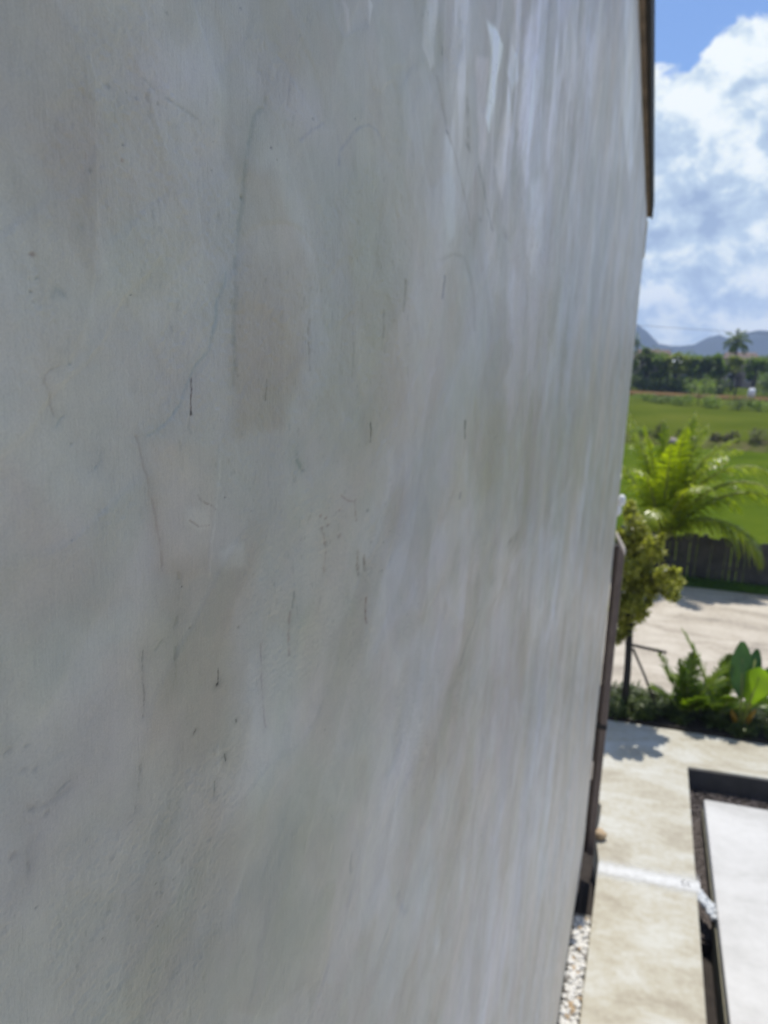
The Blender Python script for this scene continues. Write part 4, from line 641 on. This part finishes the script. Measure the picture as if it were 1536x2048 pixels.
def broad_leaf(base, tip, wid, droop, side=(1, 0, 0), cup=.12):
    base, tip = Vector(base), Vector(tip); ax = tip-base; ln = ax.length; ax.normalize(); sdv = Vector(side); sdv = (sdv-ax*sdv.dot(ax)).normalized(); nv = ax.cross(sdv)
    vs, fs = [], []; n = 10
    for i in range(n+1):
        t = i/n; ww = wid*(math.sin(math.pi*min(1, t*.93+.04))**.75); c = base+ax*ln*t+Vector((0, 0, -droop*t*t))
        for k in (-1, -.5, 0, .5, 1): vs.append(c+sdv*ww*k+nv*(cup*ww*(k*k)*1.5+.01*math.sin(9*t+2*k)))
    for i in range(n):
        for k in range(4): fs.append((i*5+k, i*5+k+1, (i+1)*5+k+1, (i+1)*5+k))
    return vs, fs
bp = tag(empty('broad_leaved_plant', (1.57, 10.78, 0)), 'plant with big paddle shaped leaves, one bright lime green, at the bed corner', 'plant')
for nm, b0, t0, wd, dp, sd_, mt in (('leaf', (-.02,0,.45), (-.10,.05,1.27), .155, .02, (1,.2,0), 'canna_dark'), ('leaf', (.08,-.03,.42), (.17,-.05,.98), .20, .03, (1,-.3,.1), 'canna_lit'),
        ('leaf', (.08,.15,.5), (.14,.35,1.12), .10, .05, (.8,0,.3), 'canna_dark'), ('leaf', (.15,.05,.5), (.48,.05,1.12), .13, .05, (.5,0,-.8), 'canna_dark'), ('leaf', (.1,0,.35), (.42,-.1,.62), .12, .08, (.3,1,0), 'canna_lit'),
        ('leaf', (.2,.1,.5), (.62,.15,.95), .13, .08, (.4,.2,-.8), 'canna_dark')):
    v_, f_ = broad_leaf(b0, t0, wd, dp, sd_); lf = obj(nm, v_, f_, M[mt], bp, True)
    sb = MB(); sb.tube([(0, 0, 0), (b0[0]*.5, b0[1]*.5, b0[2]*.5), b0, tuple(b0[i]*.3+t0[i]*.7 for i in range(3))], [.02, .016, .012, .006], 6); sb.build('stalk', M['stem'], lf, True)
for b0, t0 in (((-.02,0,.03), (-.13,-.02,.30)), ((.05,0,.02), (.17,-.02,.36))):
    v_, f_ = broad_leaf(b0, t0, .035, .02); obj('withered_leaf', v_, f_, M['orange_leaf'], bp, True)
# low ground cover through the bed
gc = MB()
for i in range(135):
    x = random.uniform(-.16, 3.4); y = 10.47+.062*x+random.uniform(.0, .8); r_ = random.uniform(.06, .17)*(1 if x < .5 else .8)
    leafcloud(gc, (x, y, r_*.75), (r_, r_, r_), 170, .05)
tag(gc.build('ground_cover', M['shrub']), 'dark low ground cover filling the planting bed between walkway and paving', 'ground cover', kind='stuff')
# blades on the verge
gb = MB()
for i in range(9000):
    x = random.uniform(-.6, 4.2); y = random.uniform(17.45+.04*x, 18.2); h_ = random.uniform(.03, .10); a_ = random.uniform(0, 6.3); dx, dy = .006*math.cos(a_), .006*math.sin(a_)
    gb.add([(x-dx, y-dy, .02), (x+dx, y+dy, .02), (x+random.uniform(-.03, .03), y+random.uniform(-.03, .03), .02+h_)], [(0, 1, 2)])
tag(gb.build('grass', leafmat('grass_blade', (.04, .10, .012), (.09, .17, .02), .5, .3)), 'short green grass along the foot of the board fence', 'grass', kind='stuff')

# ------------------------------------------------------------------ board fence
M['board'] = simple('grey_board', (.065, .06, .05), .85, .45, 3, .5, 30)
fe = tag(empty('fence', (1.7, 18.3, 0)), 'weathered dark vertical board fence between the yard and the green meadow', 'fence')
x = -2.2; k = 0
while x < 5.2:
    wd = random.uniform(.11, .17); h_ = 1.0+random.uniform(-.06, .06)+.02*math.sin(x*2); g_ = random.uniform(.003, .012)
    mb = MB(); cx_ = x-1.7; mb.box(cx_, cx_+wd, -.012, .012, .02, h_); mb.v = [(a+random.uniform(-.006, .006)*(c > .5), b+.012*math.sin(x*5)*(c > .5), c+random.uniform(-.01, .01)) for a, b, c in mb.v]
    mb.build('board', M['board'], fe); x += wd+g_; k += 1
for z_ in (.28, .82): MB().box(-4, 3.5, .035, .075, z_, z_+.07).build('rail', M['board'], fe)
for i in range(5): MB().box(-3.9+i*1.8, -3.8+i*1.8, .085, .175, -.1, 1.02).build('fence_post', M['board'], fe)

# ------------------------------------------------------------------ trees, bushes and houses across the meadow
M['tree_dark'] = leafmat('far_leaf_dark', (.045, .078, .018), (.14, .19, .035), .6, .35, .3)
M['tree_mid'] = leafmat('far_leaf_mid', (.08, .13, .018), (.22, .29, .035), .6, .4, .3)
M['tree_olive'] = leafmat('far_leaf_olive', (.14, .17, .035), (.32, .35, .07), .6, .4, .3)
def tree(x, y, h, r, mat, label, name='tree', cat='tree', trunk=.35, n=1700, ls=.38, group='trees along the far side of the meadow', seed=0):
    rs_ = random.Random(seed*7+int(x*10)); rt = tag(empty(name, (x, y, 0)), label, cat, group)
    tk = MB(); zc = h*trunk; tk.tube([(0, 0, -.2), (.1, 0, zc*.6), (.05, .1, h*.6)], [.05*r+.06, .04*r+.05, .05], 6)
    for q in range(4):
        a_ = q*1.6+rs_.random(); tk.tube([(.08, .05, zc*.8), (r*.35*math.cos(a_), r*.35*math.sin(a_), h*.55), (r*.6*math.cos(a_), r*.6*math.sin(a_), h*.75)], [.06, .045, .02], 5)
    tk.build('trunk', M['bark'], rt)
    lb = MB(); nc = 9
    for q in range(nc):
        a_ = rs_.uniform(0, 6.3); rr = rs_.uniform(.1, .75)*r; z_ = zc+(h-zc)*rs_.uniform(.2, .85); cr = r*rs_.uniform(.28, .5)
        leafcloud(lb, (rr*math.cos(a_), rr*math.sin(a_), z_), (cr, cr, cr*.75), n//nc, ls, .6, rs_)
    lb.build('crown', mat, rt); return rt
TL = [
 (-3.6, 112, 8.4, 2.4, 'tree_dark', 'tall dark tree rising right beside the wall edge'),
 (-1.3, 111, 6.4, 1.9, 'tree_dark', 'second dark tree from the wall edge, lower and spreading'),
 (.6, 110, 5.4, 1.7, 'tree_mid', 'mid green tree in front of the pinkish house'),
 (2.4, 110, 5.3, 1.6, 'tree_olive', 'olive tree left of the small white shed roof'),
 (4.3, 111, 5.6, 1.7, 'tree_mid', 'fresh green tree just right of the small white shed roof'),
 (6.1, 110, 5.4, 1.7, 'tree_dark', 'dark round tree halfway along the far tree line'),
 (7.9, 111, 5.6, 1.7, 'tree_mid', 'mid green tree just left of the tall palm'),
 (9.9, 110, 5.2, 1.4, 'tree_olive', 'thin olive tree standing in front of the sunlit clearing'),
 (12.0, 111, 5.5, 1.6, 'tree_mid', 'green tree just right of the tall palm above the clearing'),
 (14.4, 109, 5.8, 2.2, 'tree_dark', 'dark dense tree right of the white water tank'),
 (-5.6, 110, 6.0, 2.2, 'tree_mid', 'leftmost green tree of the far line, mostly behind the wall'),
 (17.2, 110, 6.5, 2.4, 'tree_mid', 'tall lime tinted tree at the right picture border'),
]
for i, (x, y, h_, r_, mt, lb_) in enumerate(TL): tree(x, y, h_*.98, r_, M[mt], lb_, trunk=.22 if mt != 'tree_olive' else .4, seed=i)
# dark thicket in the shade under the trees (past counting)
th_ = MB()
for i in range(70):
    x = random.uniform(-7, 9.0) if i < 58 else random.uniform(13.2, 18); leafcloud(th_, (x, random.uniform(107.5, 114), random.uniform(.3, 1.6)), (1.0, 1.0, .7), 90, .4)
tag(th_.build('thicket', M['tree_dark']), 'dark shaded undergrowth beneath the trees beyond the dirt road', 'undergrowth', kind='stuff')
wood = MB()
for i in range(150):
    x = random.uniform(-60, 120); y = random.uniform(150, 230); r_ = random.uniform(2.5, 4.5); leafcloud(wood, (x, y, random.uniform(1.5, 4.0)), (r_*1.3, r_, r_*.6), 130, .9)
tag(wood.build('far_wood', M['tree_dark']), 'far belt of dark woodland in front of the blue hills', 'wood', kind='stuff')
# tall coconut palm on the skyline
rt = tag(empty('coconut_palm', (10.6, 124, 0)), 'tall dark coconut palm standing above the far tree line against the hills', 'palm')
MB().tube([(0, 0, 0), (.15, 0, 3.5), (.0, 0, 7.2)], [.22, .16, .13], 8).build('trunk', M['bark'], rt, True)
for q in range(15):
    lb, sb = MB(), MB(); a_ = q*2.4; e_ = R(75-q*7.5)
    frond((0, 0, 7.1), (math.sin(a_)*math.cos(e_), math.cos(a_)*math.cos(e_), math.sin(e_)), 2.3, 1.5, 22, .75, .07, .3, .9, lb, sb)
    f_ = lb.build('frond', M['tree_dark'], rt); sb.build('midrib', M['bark'], f_)
# bushes: along the dirt road and on the bank
def bush(x, y, h, r, mat, label, group, n=500, ls=.2):
    lb = MB()
    for q in range(5):
        a_ = random.uniform(0, 6.3); leafcloud(lb, (r*.5*math.cos(a_), r*.4*math.sin(a_), h*random.uniform(.3, .65)), (r*.5, r*.45, h*.38), n//5, ls)
    rt = tag(empty('bush', (x, y, 0)), label, 'bush', group); lb.build('foliage', mat, rt)
    MB().tube([(0, 0, -.1), (.05, 0, h*.5)], [.05, .02], 5).build('stem', M['bark'], rt)
BL = [(-.9, 86, .9, 1.3, 'tree_mid', 'small bush by the dirt road nearest the wall edge'), (.9, 84, .8, 1.2, 'tree_dark', 'low dark bush by the dirt road, second from the wall edge'),
      (2.7, 82, 1.1, 1.2, 'tree_mid', 'bush by the dirt road just left of the tallest bush'), (4.3, 84, 3.0, 1.5, 'tree_mid', 'tallest bush beside the dirt road, in the middle of the meadow edge'),
      (5.9, 81, 1.3, 1.4, 'tree_mid', 'bush just right of the tallest bush by the dirt road'), (7.7, 80, 1.4, 1.2, 'tree_dark', 'dark bush below the white water tank'), (9.4, 80, 1.2, 1.1, 'tree_mid', 'rightmost bush along the dirt road')]
for x, y, h_, r_, mt, lb_ in BL: bush(x, y, h_, r_, M[mt], lb_, 'bushes along the dirt road')
M['scrub'] = leafmat('dry_scrub', (.03, .035, .015), (.10, .075, .035), .7, .15)
BK = [(-.4, 47, .9, .7, 'tree_mid', 'green clump on the bank next to the wall edge'), (.45, 46.6, 1.25, .55, 'scrub', 'pointed dark clump on the bank, first from the wall edge'), (1.75, 46.6, 1.1, .6, 'scrub', 'dark peaked clump on the bank behind the pale boulder'),
      (3.3, 46.8, .8, .6, 'scrub', 'low brown clump on the middle of the bank'), (4.3, 46.8, .95, .5, 'scrub', 'narrow dark clump on the bank left of the big one'), (5.6, 46.8, 1.25, .9, 'scrub', 'big dark clump on the bank at the right border')]
for x, y, h_, r_, mt, lb_ in BK: bush(x, y, h_, r_, M[mt], lb_, 'clumps on the meadow bank', 500, .13)
bo = tag(rock(.33, 9, 10, 7).build('boulder', simple('pale_rock', (.36, .30, .27), .8, .2, 4), None, True, (1.35, 45.5, .22)), 'pale pinkish boulder at the foot of the bank', 'boulder')

M['pinkwall'] = simple('pinkish_render', (.27, .22, .19), .8, .1, 2)
M['tileroof'] = simple('rusty_roof', (.11, .075, .06), .8, .2, 1)
M['shedroof'] = simple('white_sheet_roof', (.75, .77, .8), .4, .05, 2)
M['glass'] = simple('dark_window', (.02, .025, .03), .15, .1, 2)
def cottage(x, y, w_, d_, h_, rh, label, wallm, roofm):
    rt = tag(empty('cottage', (x, y, 0)), label, 'house', 'houses among the far trees')
    MB().box(-w_/2, w_/2, -d_/2, d_/2, 0, h_).build('wall', wallm, rt)
    e = .35; rf = MB(); rf.add([(-w_/2-e, -d_/2-e, h_-.05), (w_/2+e, -d_/2-e, h_-.05), (w_/2+e, d_/2+e, h_-.05), (-w_/2-e, d_/2+e, h_-.05), (-w_/2+.3, 0, h_+rh), (w_/2-.3, 0, h_+rh)],
        [(0, 1, 5, 4), (1, 2, 5), (2, 3, 4, 5), (3, 0, 4), (0, 3, 2, 1)]); rf.build('roof', roofm, rt)
    for q in (-.28, .28):
        f_ = MB().box(q*w_-.45, q*w_+.45, -d_/2-.05, -d_/2+.02, 1.0, 2.1).build('window', M['shedroof'], rt); MB().box(q*w_-.38, q*w_+.38, -d_/2-.07, -d_/2-.052, 1.07, 2.03).build('pane', M['glass'], f_)
    MB().box(-.4, .4, -d_/2-.05, -d_/2+.02, 0, 2.0).build('door', M['tileroof'], rt)
cottage(-.6, 122, 5, 5, 4.2, 1.3, 'pinkish house with rusty roof half hidden by trees near the wall edge', M['pinkwall'], M['tileroof'])
cottage(3.3, 119, 2.2, 3, 3.9, .6, 'small shed with bright white sheet roof between far trees', M['pinkwall'], M['shedroof'])
cottage(12.8, 140, 5, 5, 4.6, 1.0, 'brownish house behind the trees right of the tall palm', M['pinkwall'], M['tileroof'])
wt = tag(empty('water_tank', (11.3, 104.5, .1)), 'round white water tank standing by the dirt road', 'water tank'); wt.scale = (.8, .8, .85)
tkm = MB(); tkm.tube([(0, 0, 0), (0, 0, .9), (0, 0, 1.15), (0, 0, 1.28)], [.55, .55, .42, .2], 14); tkm.build('tank', M['shedroof'], wt, True)
MB().tube([(0, 0, 1.26), (0, 0, 1.36)], .16, 10).build('lid', M['white'], wt)

# power line across the sky
pl = tag(empty('power_line', (0, 60, 0)), 'thin sagging power line crossing the sky above the hills', 'power line')
for x in (-26, 40):
    pp_ = MB().tube([(x, 0, 0), (x, 0, 9.2 if x < 0 else 7.2)], [.14, .1], 8).build('utility_pole', M['bark'], pl); MB().box(x-.8, x+.8, -.06, .06, 8.6 if x < 0 else 6.6, 8.72 if x < 0 else 6.72).build('cross_arm', M['bark'], pp_)
wp = []
for i in range(41):
    t = i/40; wp.append((-26+66*t, 0, 8.9+(6.9-8.9)*t-5.4*t*(1-t)+.0))
MB().tube(wp, .012, 4).build('cable', M['wood_dark'], pl)

# ------------------------------------------------------------------ hills and air
hv, hf = [], []
M['hill'] = field_mat('hill_forest', [(.3, (.030, .036, .030)), (.7, (.060, .065, .05))], .01)
hx = np.linspace(-1400, 1800, 161)
prof = np.interp(hx, [-1400, -700, -300, -120, -60, -27, -8, 5, 25, 45, 68, 82, 95, 105, 115, 132, 150, 175, 240, 400, 700, 1100, 1800],
                 [60, 90, 55, 70, 62, 46, 27, 20, 17, 19, 26, 35, 41, 38, 33, 40, 46, 52, 62, 48, 85, 60, 70])
rr_ = [(1380, 0), (1420, .35), (1460, .75), (1500, 1), (1560, .6), (1650, 0)]
for y_, k_ in rr_:
    for i, x_ in enumerate(hx): hv.append((x_, y_+20*math.sin(x_*.013), prof[i]*k_*(1+.06*math.sin(x_*.21+y_))-(.5 if k_ == 0 else 0)))
nn = len(hx)
for j in range(len(rr_)-1):
    for i in range(nn-1): hf.append((j*nn+i, j*nn+i+1, (j+1)*nn+i+1, (j+1)*nn+i))
tag(obj('hills', hv, hf, M['hill'], smooth=True), kind='structure')
hz = MB().box(-2600, 2600, -3100, 2000, -1.6, 120).build('haze', None); hz['kind'] = 'stuff'; hz['label'] = 'thin bluish air haze over the meadow and hills'; hz['category'] = 'haze'
hm = bpy.data.materials.new('haze'); hm.use_nodes = True; hn = hm.node_tree; hn.nodes.clear()
ho = hn.nodes.new('ShaderNodeOutputMaterial'); pv = hn.nodes.new('ShaderNodeVolumePrincipled'); pv.inputs['Color'].default_value = (.50, .64, 1, 1); pv.inputs['Density'].default_value = .00042; pv.inputs['Anisotropy'].default_value = .2
hn.links.new(pv.outputs[0], ho.inputs['Volume']); hz.data.materials.append(hm)
